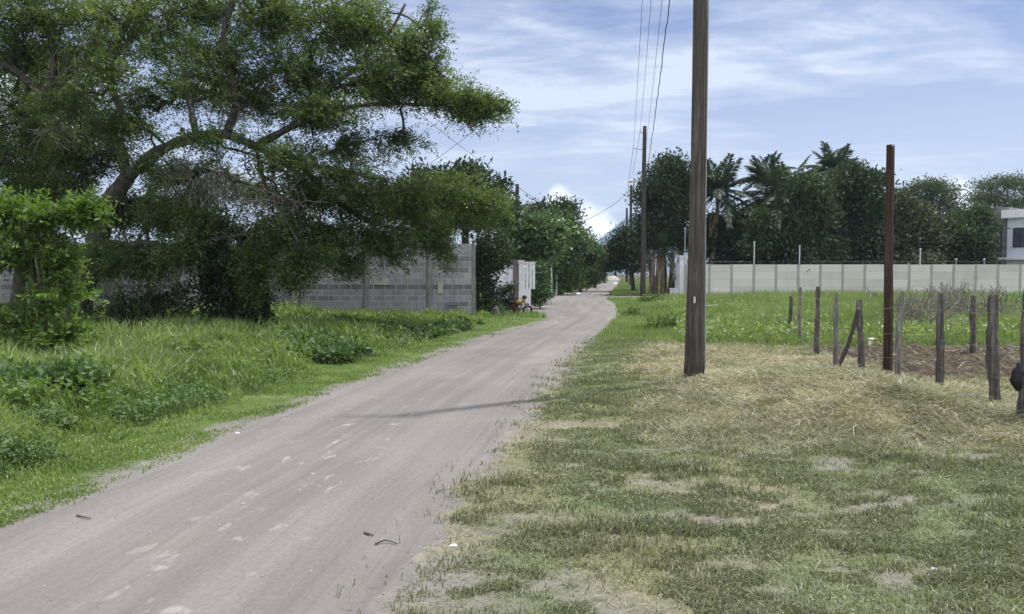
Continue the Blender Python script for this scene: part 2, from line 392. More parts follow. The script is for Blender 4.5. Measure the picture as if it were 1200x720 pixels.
# ------------------------------------------------------------------ trees
def sample_lump(c, r, n, shell=.55):
    d = unit(rng.normal(size=(n, 3))); rr = (shell+(1-shell)*rng.random(n))[:, None]
    return np.asarray(c)+d*rr*np.asarray(r)
def clumpy(c, r, nsub, ntip, frac=.38, low=-.6):
    """sub-lumps scattered over an ellipsoid: uneven outline, light and dark clumps"""
    d = unit(rng.normal(size=(nsub*3, 3))); d = d[d[:, 2] > low][:nsub]
    cc = np.asarray(c)+d*np.asarray(r)*(.55+.25*rng.random((len(d), 1)))
    out = []
    for k in cc:
        rs = np.asarray(r)*frac*(.7+.7*rng.random())
        out.append(sample_lump(k, rs, max(2, ntip//len(cc)), .6))
    return np.concatenate(out)
def grow(trunks, tips, step):
    pos = []; par = []; 
    for t in trunks:
        base = len(pos)
        for i, p in enumerate(t): pos.append(p); par.append(base+i-1 if i else -1)
    n0 = len(pos); cap = n0+len(tips)*14
    A = np.zeros((cap, 3)); A[:n0] = pos; par = par+[0]*(cap-n0); n = n0
    d0 = np.full(len(tips), 1e9)
    for i in range(0, n0): d0 = np.minimum(d0, np.linalg.norm(tips-A[i], axis=1))
    ends = []
    for i in np.argsort(d0):
        t = tips[i]; dd = np.linalg.norm(A[:n]-t, axis=1); j = int(np.argmin(dd)); L = dd[j]
        k = int(min(12, max(1, round(L/step))))
        a = A[j]; bend = rng.normal(size=3)*L*.09; bend[2] += L*.08
        prev = j
        for s_ in range(1, k+1):
            f = s_/k
            if n >= cap: break
            A[n] = a*(1-f)+t*f+bend*4*f*(1-f)*.5; par[n] = prev; prev = n; n += 1
        ends.append(prev)
    A = A[:n]; par = np.array(par[:n])
    w = np.zeros(n); w[ends] += 1
    for i in range(n-1, n0-1, -1): w[par[i]] += w[i]
    return A, par, w, n0
def leaf_clusters(mb, tips, centre, style, L, W, per, cr, up=.9):
    n = len(tips)
    if style == 'round':
        tv = rng.random(n)
        c = np.repeat(tips, per, 0)+rng.normal(size=(n*per, 3))*cr*np.array([1, 1, .75])
        out = unit(np.repeat(unit(tips-centre), per, 0)+rng.normal(size=(n*per, 3))*.9+np.array([0, 0, -.15]))
        nr = unit(rng.normal(size=(n*per, 3))*.75+np.array([0, 0, up]))
        mb.leaves(c, out, nr, L*(.6+.8*rng.random(n*per)), W*(.6+.8*rng.random(n*per)), np.clip(np.repeat(tv, per)*.55+rng.random(n*per)*.45, 0, 1), .12)
    else:  # pinnate sprays: twiglets carrying small paired leaflets
        nt, nl = per
        a = np.repeat(tips, nt, 0)+rng.normal(size=(n*nt, 3))*cr*.25
        out = unit(np.repeat(unit(tips-centre)*.7, nt, 0)+rng.normal(size=(n*nt, 3))*.75+np.array([0, 0, -.12]))
        tl = cr*(.6+.8*rng.random(n*nt)); tv = np.repeat(rng.random(n), nt)
        f = (np.arange(nl)+.5)/nl
        c = (a[:, None]+out[:, None]*(tl[:, None]*f)[..., None]); c = c+np.array([0, 0, -1])*(.25*tl[:, None]*f**2)[..., None]
        side = unit(np.cross(out, rng.normal(size=out.shape)*.5+np.array([0, 0, 1])))
        sg = np.where(np.arange(nl) % 2 == 0, 1, -1)
        d = unit(side[:, None]*sg[None, :, None]+out[:, None]*.5+rng.normal(size=c.shape)*.35)
        nr = unit(rng.normal(size=c.shape)*.5+np.array([0, 0, up])); m = n*nt*nl
        mb.leaves(c.reshape(-1, 3), d.reshape(-1, 3), nr.reshape(-1, 3), L*(.6+.8*rng.random(m)), W*(.6+.8*rng.random(m)), np.clip(np.repeat(tv, nl)*.6+rng.random(m)*.4, 0, 1))
def tree(name, label, cat, base, trunks, tips, style, leafm, barkm, L, W, per, cr, group=None, step=.4, twig=.006, sides=7, up=.9, limbs=True, extra=None, leafless=0):
    """trunks: list of (points Nx3 world, r0, r1)"""
    base = np.asarray(base, float)
    root = empty(name, base, label, cat, group)
    tb = MB(); res = []
    for pts, r0, r1 in trunks:
        c = catmull(pts, step); f = np.linspace(0, 1, len(c))
        r = r0*(1-f)+r1*f
        r = r*(1+.12*np.sin(np.arange(len(c))*1.7+rng.random()*6))
        tb.tube(c, r, sides+3 if r0 > .1 else 5, True, .12); res.append(c)
    if limbs:
        A, par, w, n0 = grow(res, tips, step)
        idx = np.arange(n0, len(A)); r = twig*np.maximum(w, 1)**.42; rp = np.minimum(r[par[idx]] if False else twig*np.maximum(w[par[idx]], 1)**.42, r[idx]*1.6)
        tb.segs(A[par[idx]], A[idx], rp, r[idx], 4)
    tb.build('trunk', barkm, root, base, True)
    lf = MB(); keep = tips[int(len(tips)*leafless):] if leafless else tips
    leaf_clusters(lf, keep, tips.mean(0)-np.array([0, 0, 1.0]), style, L, W, per, cr, up)
    lf.build('crown', leafm, root, base)
    if extra: extra(root, base)
    return root
def LP(px, py, Y, rx, ry=None, rd=None):
    s = Y/F; ry = rx if ry is None else ry; rd = rx if rd is None else rd
    return P(px, py, Y), np.array([rx*s, rd*s, ry*s])

# ================================================================== SETTING
def gridaxis(segs):
    a = [segs[0][0]]
    for (s0, s1, st) in segs:
        n = max(1, int(round((s1-s0)/st))); a += list(np.linspace(s0, s1, n+1)[1:])
    return np.array(a)
ax = gridaxis([(-3300,-300,500),(-300,-60,40),(-60,-16,4),(-16,-12,.5),(-12,14,.14),(14,20,.5),(20,60,4),(60,300,40),(300,3300,500)])
ay = gridaxis([(-15,0,3),(0,2,.5),(2,20,.14),(20,34,.35),(34,60,1.3),(60,300,20),(300,3400,310)])
gx, gy = np.meshgrid(ax, ay); gz = H(gx, gy)
dl = XL(gy)-gx; dr = gx-XR(gy)
nb = fbm(gx*1.1, gy*1.1, 21); nb2 = fbm(gx*3.1, gy*3.1, 22)
def hayzone(x, y):
    n_ = (fbm(x*.8, y*.8, 77)-.5)*1.6
    a = sst(1.2, 2.1, x-XR(y)+n_*.6)*sst(6.6, 8.2, y+n_*.6-(x-3)*-.1)*(1-sst(16.5, 18.5, y+n_*.8))
    return np.clip(a*(1-sst(5.6, 6.4, x)*(.6+.4*sst(11.3, 11.9, y))), 0, 1)
def bare(x, y):   # patches of bare sandy ground on the right
    b = 1.2*sst(.54, .66, fbm(x*1.0, y*2.2, 41)*.5+fbm(x*4, y*7, 43)*.5)*.9
    e = (1-sst(-.05, .6, (x-XR(y))+(fbm(x*1.4, y*1.8, 12)-.5)*1.3))*(1-.75*sst(7, 9.5, y))
    return np.clip(np.maximum(b*(1-sst(8, 10, y)), e*(1-sst(14, 20, y))*.95), 0, 1)
onroad = (dl < 0) & (dr < 0)
green = np.where(dl > 0, sst(-.1, .2, dl+(nb2-.5)*.4), sst(.0, .5, dr+(nb-.5)*.7)*(1-.8*bare(gx, gy))*.8)
straw = np.where(dr > 0, hayzone(gx, gy)*.9+.35*sst(.45, .7, nb)*(gy < 18), .25*sst(.55, .75, nb2))
soil = sst(5.9, 6.4, gx)*sst(11.3, 11.9, gy)*(1-sst(16.2, 17.2, gy))
straw = straw*(1-soil)
soil = np.maximum(soil, np.where((gy > 54)&(gx > 2), .75, 0)*(1-sst(20, 60, gx-40)))
soil = np.maximum(soil, np.where((dl > 3)&(gy > 17)&(gy < 60), .5, 0))
nxx, nyy = len(ax), len(ay)
b = MB(); i = np.arange(nyy-1)[:, None]*nxx+np.arange(nxx-1)[None]
b.add(np.stack([gx, gy, gz], -1).reshape(-1, 3), np.stack([i, i+1, i+nxx+1, i+nxx], -1).reshape(-1, 4))
g = b.build('ground', 'ground_surface', smooth=True); tag(g, kind='structure')
for nm, arr in (('green', green), ('straw', straw), ('soil', soil)):
    at = g.data.attributes.new(nm, 'FLOAT', 'POINT'); at.data.foreach_set('value', np.clip(arr, 0, 1).astype(np.float32).ravel())
def sheet(name, ys, xl, xr, z, nx=14, mat='dirt_road'):
    u = np.linspace(0, 1, nx)[None]; X = xl[:, None]*(1-u)+xr[:, None]*u; Yg = np.repeat(ys[:, None], nx, 1)
    d = np.r_[0, np.cumsum(np.hypot(np.diff(ys), np.diff((xl+xr)/2)))]
    b = MB(); i = np.arange(len(ys)-1)[:, None]*nx+np.arange(nx-1)[None]
    Zg = np.full_like(X, z); Zg[:, 0] = -.004; Zg[:, -1] = -.004
    b.add(np.stack([X, Yg, Zg], -1).reshape(-1, 3), np.stack([i, i+1, i+nx+1, i+nx], -1).reshape(-1, 4))
    o = b.build(name, mat); tag(o, kind='structure')
    uvl = o.data.uv_layers.new(name='uv'); vi = np.zeros(len(o.data.loops), np.int32); o.data.loops.foreach_get('vertex_index', vi)
    mid = (XL(ys)+XR(ys))/2 if name == 'road' else (xl+xr)/2
    UV = np.stack([(X-mid[:, None]), np.repeat(d[:, None], nx, 1)], -1).reshape(-1, 2)
    uvl.data.foreach_set('uv', UV[vi].astype(np.float32).ravel()); return o
ys = gridaxis([(-14, 0, 1), (0, 30, .07), (30, 60, .3), (60, 250, 3)])
rag = lambda s, a: a*(fbm(ys*1.1, ys*0+s, s, 4)-.5)+a*.5*(vn(ys*6, ys*0, s+5)-.5)
sheet('road', ys, XL(ys)-.12+rag(1, .35), XR(ys)+.12+rag(2, .7)*np.clip(ys/8, .5, 1), .004, 22)
ys = gridaxis([(0, 1, .03)]); xx = np.linspace(5.0, 12.5, 34)
# side path that crosses in front of the white gate
ys2 = np.linspace(0, 1, 34)
b = MB(); top = 53.2+.5*np.sin(xx); bot = 49.2+.4*np.sin(xx*1.3+1)+.02*(xx-5)**2
vv = np.stack([np.stack([xx, bot, xx*0+.008], -1), np.stack([xx, top, xx*0+.008], -1)], 1).reshape(-1, 3)
b.add(vv, [[2*k, 2*k+2, 2*k+3, 2*k+1] for k in range(33)])
tag(b.build('path', 'dirt_road'), kind='structure')
# mountain, a real ridge 3 km out
mx = np.linspace(-2500, 3200, 110); my = np.linspace(2500, 3300, 26); MX, MY = np.meshgrid(mx, my)
prof = 190*np.exp(-((MX-500)/260)**2)+120*np.exp(-((MX-900)/300)**2)+105*np.exp(-((MX-1500)/700)**2)+70*np.exp(-((MX+1400)/900)**2)
MZ = prof*np.exp(-((MY-2950)/230)**2)*(.8+.4*fbm(MX*.006, MY*.006, 5, 4))-3
b = MB(); i = np.arange(25)[:, None]*110+np.arange(109)[None]
b.add(np.stack([MX, MY, MZ], -1).reshape(-1, 3), np.stack([i, i+1, i+111, i+110], -1).reshape(-1, 4))
tag(b.build('mountain', 'mountain_hazed_forest', smooth=True), kind='structure')

# ================================================================== GRASS
def blades(mb, x, y, h, w, lean, var, seg=2, az=None):
    n = len(x); z = H(x, y)-.004
    az = rng.random(n)*2*math.pi if az is None else az
    d = np.stack([np.cos(az), np.sin(az), np.zeros(n)], -1); s_ = np.stack([-np.sin(az), np.cos(az), np.zeros(n)], -1)
    fa = rng.random(n)*2*math.pi; s_ = np.stack([np.cos(fa), np.sin(fa), np.zeros(n)], -1)
    b0 = np.stack([x, y, z], -1); up = np.array([0, 0, 1.]); h = h[:, None]; w = w[:, None]; lean = lean[:, None]
    m = b0+up*h*.62*np.sqrt(np.clip(1-(lean*.5)**2, .05, 1))+d*h*lean*.28; t = b0+up*h*np.sqrt(np.clip(1-lean**2, .02, 1))+d*h*lean
    if seg == 2:
        v = np.stack([b0-s_*w*.5, b0+s_*w*.5, m+s_*w*.4, m-s_*w*.4, t], 1).reshape(-1, 3); o = np.arange(n)[:, None]*5
        mb.add(v, o+np.array([[0, 1, 2, 3]]), o+np.array([[3, 2, 4]]), np.repeat(var, 5))
    else:
        v = np.stack([b0-s_*w*.5, b0+s_*w*.5, t], 1).reshape(-1, 3); mb.add(v, None, np.arange(n*3).reshape(-1, 3), np.repeat(var, 3))
def scatter(n, y0, y1, xmin, xmax, p=1.6):
    """more points near the viewer's side of the lot: density ~ Y^-p"""
    u = rng.random(n); e = 1-p+1e-6
    # width grows with Y for frustum-like regions: handled by xmin/xmax functions
    y = (y0**e+u*(y1**e-y0**e))**(1/e)
    a = xmin(y) if callable(xmin) else np.full(n, xmin); c = xmax(y) if callable(xmax) else np.full(n, xmax)
    return a+(c-a)*rng.random(n), y
# left verge: short at the track, tall towards the trees
b = MB()
x, y = scatter(360000, 3.4, 28, lambda y: -.74*y-3.0, lambda y: XL(y)+.5, 1.15)
d = XL(y)-x+.16+.012*y+(fbm(x*1.2, y*1.2, 4)-.5)*.45; cl = fbm(x*1.7, y*1.7, 14)
k = (d > .02)&(rng.random(len(x)) < sst(0, .22, d)*(.35+.8*sst(.38, .55, fbm(x*2.8, y*2.8, 15))))&(y < 27.4)
x, y, d, cl = x[k], y[k], d[k], cl[k]
h = (.035+.20*sst(.5, 2.6, d)+.2*sst(1.2, 4, d)*cl)*(.45+1.1*rng.random(len(x)))*(.45+1.3*sst(.3, .65, fbm(x*2.2, y*2.2, 16)))
h *= .66*(1-.4*sst(16, 22, y)*(x > -6))
blades(b, x, y, h, .0045+.0009*y+.006*rng.random(len(x))*sst(.8, 2, d), .2+.65*rng.random(len(x)), np.clip(rng.random(len(x))*.7+cl*.35, 0, 1))
tag(b.build('verge_grass', 'verge_blade'), 'lush green grass bank along the left edge of the dirt road', 'grass', kind='stuff')
def leafweeds(name, label, mat, n_, x0f, x1f, y0, y1, thr, seed, hh, L):
    b = MB(); x, y = scatter(n_, y0, y1, x0f, x1f, 1.2); cl = fbm(x*1.3, y*1.3, seed); k = cl > thr; x, y, cl = x[k], y[k], cl[k]
    z = H(x, y)+.02+hh*rng.random(len(x))*sst(thr, thr+.12, cl)
    b.leaves(np.stack([x, y, z], -1), rng.normal(size=(len(x), 3))*[1, 1, .5]+[0, 0, .25], unit(rng.normal(size=(len(x), 3))*.55+[0, 0, 1]), L*(.5+rng.random(len(x))), L*.55, np.clip(rng.random(len(x))*.75+(cl-thr), 0, 1), .1)
    tag(b.build(name, mat), label, 'weeds', kind='stuff')
leafweeds('leafy_weeds', 'small leafed weeds among the grass of the left bank', 'roadside_leaf', 90000, lambda y: -.74*y-1.5, lambda y: XL(y)-.75, 4.5, 22, .53, 131, .2, .05)
leafweeds('broad_weeds', 'yellowish broad leaved weeds standing in the left bank', 'bright_leaf', 42000, lambda y: -.74*y-1.5, lambda y: XL(y)-1.3, 6, 24, .54, 137, .36, .085)
# right: thin worn grass with bare patches
b = MB(); bs = MB()
x, y = scatter(620000, 2.6, 20, lambda y: XR(y)-.25, lambda y: .72*y+3.6, 1.35)
dd = x-XR(y); bb = bare(x, y); hz = hayzone(x, y)
k = (rng.random(len(x)) > sst(5.8, 6.3, x)*(y > 11.7+.5*vn(x*2, y*2, 3))*(y < 16.4)*.985)&(rng.random(len(x)) < np.clip((1-bb*1.02)*(sst(-.25, .5, dd+(fbm(x*3, y*3, 8)-.5)*.9))*(1-.85*hz)*(.12+.88*sst(.36, .58, fbm(x*3.4, y*4.2, 19))), .006, 1))
x, y, bb = x[k], y[k], bb[k]
tf = fbm(x*2.0, y*2.0, 29)
h = (.022+.05*tf*tf*2)*(.5+rng.random(len(x)))
dry = rng.random(len(x)) < .12+.38*sst(.42, .6, fbm(x*1.6, y*1.9, 61))
for m_, bx in ((~dry, b), (dry, bs)):
    nn = m_.sum(); blades(bx, x[m_], y[m_], h[m_]*(1 if bx is b else .9), .0028+.0007*y[m_]+.002*rng.random(nn), .35+.6*rng.random(nn), rng.random(nn))
tag(b.build('lawn_grass', 'lawn_blade'), 'short worn grey green grass right of the dirt road', 'grass', kind='stuff')
# dry cut hay: long straws lying every which way
def straws(mb, x, y, L, w, zj, var, el=.35):
    n = len(x); az = rng.random(n)*2*math.pi; e = (rng.random(n)-.25)*el*2
    z = H(x, y)+zj*rng.random(n); d = np.stack([np.cos(az)*np.cos(e), np.sin(az)*np.cos(e), np.sin(e)], -1)
    a = np.stack([x, y, z], -1); s_ = unit(np.cross(d, rng.normal(size=(n, 3))*.5+np.array([0, 0, 1])))
    bend = rng.normal(size=(n, 3))*.12*L[:, None]; m = a+d*L[:, None]*.5+bend; t = a+d*L[:, None]; w = w[:, None]
    v = np.stack([a-s_*w*.5, a+s_*w*.5, m+s_*w*.5, m-s_*w*.5, t], 1).reshape(-1, 3); o = np.arange(n)[:, None]*5
    mb.add(v, o+np.array([[0, 1, 2, 3]]), o+np.array([[3, 2, 4]]), np.repeat(var, 5))
hb = MB()
x, y = scatter(330000, 6.2, 18.5, lambda y: XR(y)+.4, lambda y: .72*y+2.2, 1.2)
hz = hayzone(x, y); k = rng.random(len(x)) < hz*(.3+.9*sst(.3, .6, fbm(x*2.1, y*2.1, 91))); x, y = x[k], y[k]
pile = np.exp(-((x-4.0)/1.6)**2-((y-9.8)/1.9)**2)
cz = fbm(x*1.5, y*1.5, 93)
col = np.clip(rng.random(len(x))*.75+(cz-.4)*.7, 0, 1)
g1 = rng.random(len(x)) < .25+.55*sst(.38, .56, fbm(x*1.1+5, y*1.1, 95))-.25*sst(10, 13, y)
straws(hb, x[~g1], y[~g1], .06+.13*rng.random((~g1).sum()), .0016+.0004*y[~g1], .02+.10*pile[~g1], col[~g1])
tag(hb.build('dry_grass', 'straw_blade'), 'pale cut hay lying loose around the big pole', 'hay', kind='stuff')
straws(bs, x[g1], y[g1], .06+.13*rng.random(g1.sum()), .0016+.0004*y[g1], .02+.10*pile[g1], col[g1])
x, y = scatter(42000, 2.6, 9, lambda y: XR(y)+.1, lambda y: .72*y+3, 1.35)
straws(bs, x, y, .03+.06*rng.random(len(x)), .0015+.0004*y, .02, rng.random(len(x)))
x, y = scatter(1300, 12.3, 16.8, 5.8, 13, 1)
straws(bs, x, y, .1+.2*rng.random(len(x)), .008+.01*rng.random(len(x)), .05, rng.random(len(x))*.7)
tag(bs.build('withered_grass', 'drab_straw_blade'), 'drab withered blades mixed through the right hand grass', 'grass', kind='stuff')
# meadow of weeds in front of the pale wall
b = MB()
x, y = scatter(250000, 15.5, 52.5, lambda y: XR(y)+.2, lambda y: .72*y+4, 1.1)
dd = x-XR(y); cl = fbm(x*.6, y*.6, 44)
keep = (sst(.0, .7, dd+(cl-.5)) > rng.random(len(x)))&~((y > 48.6)&(x < 12.8))&~((x > 5.7)&(y < 16.9))&(rng.random(len(x)) < np.clip(1.15-hayzone(x, y), 0, 1))
x, y, dd, cl = x[keep], y[keep], dd[keep], cl[keep]
h = (.06+.36*sst(1.5, 5, dd)*sst(.25, .7, cl)+.1*sst(17, 21, y))*(.4+rng.random(len(x)))
h *= np.where((y < 18.5), .6, 1)
blades(b, x, y, h, .008+.0009*y, .15+.6*rng.random(len(x)), np.clip(rng.random(len(x))*.6+cl*.5-.05, 0, 1), 1)
# leafy tops among the meadow
x, y = scatter(30000, 17, 52, lambda y: XR(y)+2.2, lambda y: .72*y+1.5, 1.1)
cl = fbm(x*.6, y*.6, 44); k = (cl > .48)&~((y > 48.6)&(x < 12.8)); x, y = x[k], y[k]; z = H(x, y)+.1+.35*rng.random(len(x))
b.leaves(np.stack([x, y, z], -1), rng.normal(size=(len(x), 3))+np.array([0, 0, .3]), unit(rng.normal(size=(len(x), 3))*.6+np.array([0, 0, 1])), .07+.08*rng.random(len(x)), .05, rng.random(len(x)))
tag(b.build('meadow_weeds', 'weed_blade'), 'bright green weeds growing before the pale panel wall', 'weeds', kind='stuff')
# far verges
b = MB()
x, y = scatter(60000, 53, 190, lambda y: XR(y)+.3, lambda y: XR(y)+12, 1.0)
k = ~((y < 54.5)); x, y = x[k], y[k]
blades(b, x, y, .05+.12*rng.random(len(x)), .05+.001*y, .5*rng.random(len(x)), rng.random(len(x)), 1)
x, y = scatter(50000, 28, 150, lambda y: XL(y)-6, lambda y: XL(y)-.1, 1.2)
k = (y > 46)|(y < 30); x, y = x[k], y[k]
blades(b, x, y, .06+.2*rng.random(len(x)), .03+.001*y, .5*rng.random(len(x)), rng.random(len(x)), 1)
tag(b.build('distant_verge_grass', 'weed_blade'), 'green grass under the trees beside the distant road', 'grass', kind='stuff')
# creeping vine over the left bank
b = MB()
x, y = scatter(60000, 13.5, 24, lambda y: -.42*y, lambda y: XL(y)-.9, 1.0)
cl = fbm(x*.7, y*.7, 71); k = (cl > .47); x, y, cl = x[k], y[k], cl[k]
z = H(x, y)+.05+.16*rng.random(len(x))*sst(.47, .6, cl)
b.leaves(np.stack([x, y, z], -1), rng.normal(size=(len(x), 3))+np.array([0, 0, -.2]), unit(rng.normal(size=(len(x), 3))*.5+np.array([0, 0, 1])), .09+.07*rng.random(len(x)), .06+.04*rng.random(len(x)), np.clip(rng.random(len(x))*.8, 0, 1), .1)
tag(b.build('creeping_vine', 'roadside_leaf'), 'leafy creeper spreading over the grass before the block wall', 'creeper', kind='stuff')
# pebbles and crumbs on the road
b = MB()
x, y = scatter(380, 3.2, 26, lambda y: XL(y), lambda y: XR(y)+.3, 1.3)
oct_ = np.array([[1,0,0],[0,1,0],[-1,0,0],[0,-1,0],[0,0,.7],[0,0,-.3]], float)
ot = np.array([[0,1,4],[1,2,4],[2,3,4],[3,0,4],[1,0,5],[2,1,5],[3,2,5],[0,3,5]])
for a_, c_ in zip(x, y):
    s_ = .003+.011*rng.random()**3
    b.add(oct_*s_*(.6+.7*rng.random((6, 1)))+np.array([a_, c_, .006]), None, ot)
tag(b.build('gravel', 'stone_grey'), 'tiny stones scattered over the dirt road', 'gravel', kind='stuff')

# ================================================================== LEFT: spreading tree and greenery
MQ = 20.0
def pl(pts): return np.array([P(*p) for p in pts])
tr = [
 (pl([(84,405,20.2),(92,365,20.1),(100,335,20),(113,285,20),(128,240,19.9),(150,208,19.8)]), 0.31, .20),
 (pl([(150,208,19.8),(136,165,19.6),(100,135,19.3),(45,105,18.8),(0,72,18.3),(-70,45,17.8)]), .15, .07),
 (pl([(136,165,19.6),(142,130,19.4),(128,95,19.2),(140,45,19),(165,-10,18.8)]), .10, .05),
 (pl([(60,112,18.9),(62,60,18.7),(45,10,18.5),(20,-50,18.2)]), .09, .05),
 (pl([(60,112,18.9),(95,70,19.6),(120,20,20.2),(120,-40,20.6)]), .07, .04),
 (pl([(150,208,19.8),(185,178,19.6),(230,160,19.3),(265,158,19.1),(300,172,19.0),(350,190,19.2),(400,200,19.6),(452,212,20.2)]), .155, .04),
 (pl([(265,158,19.1),(276,125,19),(268,88,18.8),(262,40,18.6),(278,-10,18.4)]), .11, .05),
 (pl([(300,172,19),(340,150,19.2),(390,130,19.5),(450,122,19.9),(520,125,20.3),(572,128,20.6)]), .10, .02),
 (pl([(350,190,19.2),(390,232,19.9),(440,262,20.8),(500,272,21.8),(550,262,22.6)]), .09, .03),
 (pl([(340,150,19.2),(380,108,19.3),(420,78,19.4),(455,40,19.5),(475,5,19.6)]), .08, .03),
 (pl([(380,108,19.3),(440,90,20.2),(490,70,21)]), .05, .02),
 (pl([(230,160,19.3),(222,120,20.3),(215,75,21.2),(230,20,22),(240,-30,22.4)]), .09, .04),
 (pl([(222,120,20.3),(300,95,21.6),(360,60,22.6),(390,20,23)]), .07, .03),
 (pl([(104,325,20),(140,296,19.7),(170,285,19.4),(200,292,19.1),(245,282,18.8),(300,272,18.6)]), .13, .05),
 (pl([(300,172,19),(310,215,18.4),(330,250,18),(350,285,17.8)]), .06, .025),
]
tips = []
ML = [ # px, py, Y, rx, ry, rd(px), tips
 (40,20,18.5,100,45,90,150),(-40,110,18.5,70,60,80,60),(150,25,19,80,40,90,95),(110,70,20,60,30,70,45),(30,150,20,60,45,70,70),
 (240,15,19.5,70,35,90,90),(330,25,19.6,70,42,90,150),(255,70,19,55,30,70,60),(415,35,19.8,62,40,80,160),(480,70,20,40,32,60,90),(350,90,19.5,60,30,80,110),
 (440,100,20,60,28,80,150),(505,108,20.3,45,22,60,110),(550,126,20.6,38,16,40,90),(585,128,20.7,10,7,14,10),(500,40,20,18,18,30,22),(505,12,20,8,10,10,4),
 (370,140,19.8,50,20,60,55),(300,120,20,45,25,60,55),(400,175,20.4,50,18,50,45),(460,165,21,45,14,40,30),(330,180,19,45,20,50,28),
 (360,225,19.5,45,28,60,90),(420,235,20.5,50,32,60,100),(480,232,21.5,50,30,60,110),(530,228,22.3,42,26,50,90),(565,240,22.8,30,20,40,70),(440,278,20.5,55,20,50,80),
 (500,275,21.6,40,18,40,90),(518,298,21.6,14,12,20,12),(380,275,19.8,40,22,50,80),(330,265,18.6,40,30,50,90),(340,310,18.3,26,14,30,26),(300,300,18.4,30,20,30,36),(405,308,20,30,10,30,28),(460,300,20.6,26,8,20,10),
 (250,255,19,40,24,50,50),(200,250,19.6,40,30,50,70),(170,305,19.0,40,24,40,60),(215,290,18.8,40,26,40,60),(130,300,19.4,30,26,40,40),(340,325,18.2,22,12,30,18),(365,300,18.4,30,18,30,40),(300,335,18.6,16,20,20,16),(150,245,21,40,30,40,60),(90,180,21,60,40,60,90),(50,215,20,55,40,60,95),(190,205,21,30,16,40,20),(140,185,22,25,20,30,18),
 (225,205,22.6,60,20,40,70),(300,225,22.2,50,18,40,50),(150,140,22.2,50,36,50,60),(260,110,22.4,60,40,50,60),(60,110,22,60,50,50,80),(190,60,22,60,40,50,50),(250,165,17.9,60,14,30,26),(330,190,17.9,50,14,30,26),(400,210,18.6,50,16,30,30),(140,150,18,40,30,30,24),(80,120,17.6,50,20,30,24),(180,190,18.2,40,14,20,12),(240,90,18,40,40,30,30),(130,80,17.8,40,40,40,30),(380,130,18.4,60,20,30,36),
 (205,110,21.5,40,30,60,34),(20,65,19,60,35,60,50),(160,110,21,35,25,50,30),
]
for (a,c_,Y,rx,ry,rd,nt_) in ML:
    c0, r0 = LP(a, c_, Y, rx, ry, rd); tips.append(sample_lump(c0, r0, int(nt_*1.3), .15))
tips = np.concatenate(tips); rng.shuffle(tips)
def dead(root, base):   # tangle of bare grey twigs under the crown
    mb = MB(); A_ = []; B_ = []
    for (a,c_,Y,rx,ry,n_) in ((250,215,18.6,70,22,150),(320,235,18.4,45,30,110),(100,70,19,60,45,70),(200,195,19,40,14,60),(270,130,19,50,40,60),(430,200,20,60,30,60),(60,150,18.7,50,30,40)):
        c0, r0 = LP(a, c_, Y, rx, ry, 40)
        p = sample_lump(c0, r0, n_, 0); d = unit(rng.normal(size=(n_, 3))+np.array([.5, 0, -.1]))
        for s_ in range(5):
            q = p+d*(.10+.08*rng.random((n_, 1))); A_.append(p); B_.append(q); p = q; d = unit(d+rng.normal(size=(n_, 3))*.33+np.array([0, 0, -.08]))
    A_ = np.concatenate(A_); B_ = np.concatenate(B_)
    mb.segs(A_, B_, np.full(len(A_), .010), np.full(len(A_), .007), 3); mb.build('dead_twigs', 'twig_bark', root, base)
bx, by = P(84, 400, 20.2)[:2]
tree('spreading_tree', 'huge gnarled thorn tree with feathery leaves arching over the left verge', 'tree', (bx, by, H1(bx, by)-.05), tr, tips, 'pinnate', 'mesquite_leaf', 'mesquite_bark', .080, .036, (8, 10), .38, step=.3, twig=.0075, extra=dead)

def simple_tree(name, label, px, Y, trunk_top, lumps, leafm, L, W, per, cr, n_tip, style='round', barkm='tree_bark', r=.2, cat='tree', group=None, nsub=17, frac=.33, lean=0, multi=1, step=.7, twig=.01, low=-.6, up=.9, limbs=True):
    """lumps in (px,py,rx[,ry]) at about distance Y"""
    bx_ = XofPix(px, Y); z0 = H1(bx_, Y)-.05
    tips = []; tot = sum(l[2]*(l[3] if len(l) > 3 else l[2]) for l in lumps)
    for l in lumps:
        ry = l[3] if len(l) > 3 else l[2]; dY = (rng.random()-.5)*l[2]*Y/F*.9
        c0, r0 = LP(l[0], l[1], Y+dY, l[2], ry, l[2])
        tips.append(clumpy(c0, r0, nsub, max(12, int(n_tip*l[2]*ry/tot)), frac, low))
    tips = np.concatenate(tips); tips = tips[tips[:, 2] > z0+.15]
    tt = P(trunk_top[0], trunk_top[1], Y)
    tr_ = []
    for k in range(multi):
        o = (k-(multi-1)/2)*r*2.6
        tr_.append((np.array([[bx_+o, Y+.1*k, z0], [bx_+o*1.3+(tt[0]-bx_)*.3, Y+rng.normal()*.1, z0+(tt[2]-z0)*.45], [tt[0]+o*1.8, Y+rng.normal()*.2, tt[2]]]), r, r*.5))
    for l in lumps[:4]:
        e = P(l[0], l[1]+(l[3] if len(l) > 3 else l[2])*.2, Y); tr_.append((np.array([tr_[0][0][-1], (tr_[0][0][-1]+e)/2+np.array([0, 0, -.1]), e]), r*.45, r*.15))
    return tree(name, label, cat, (bx_, Y, z0), tr_, tips, style, leafm, barkm, L, W, per, cr, group, step, twig, up=up, limbs=limbs)
gl = 'trees behind the left verge'
simple_tree('dense_tree', 'dark dense tree behind the gnarled trunk at the left edge', 20, 25, (30,230), [(30,170,75,60),(75,235,55,50),(-40,230,70,70),(10,290,70,50),(90,150,45,40),(40,90,60,45),(75,310,35,40)], 'dark_leaf', .13, .06, 22, .2, 1700, r=.22, group=gl)
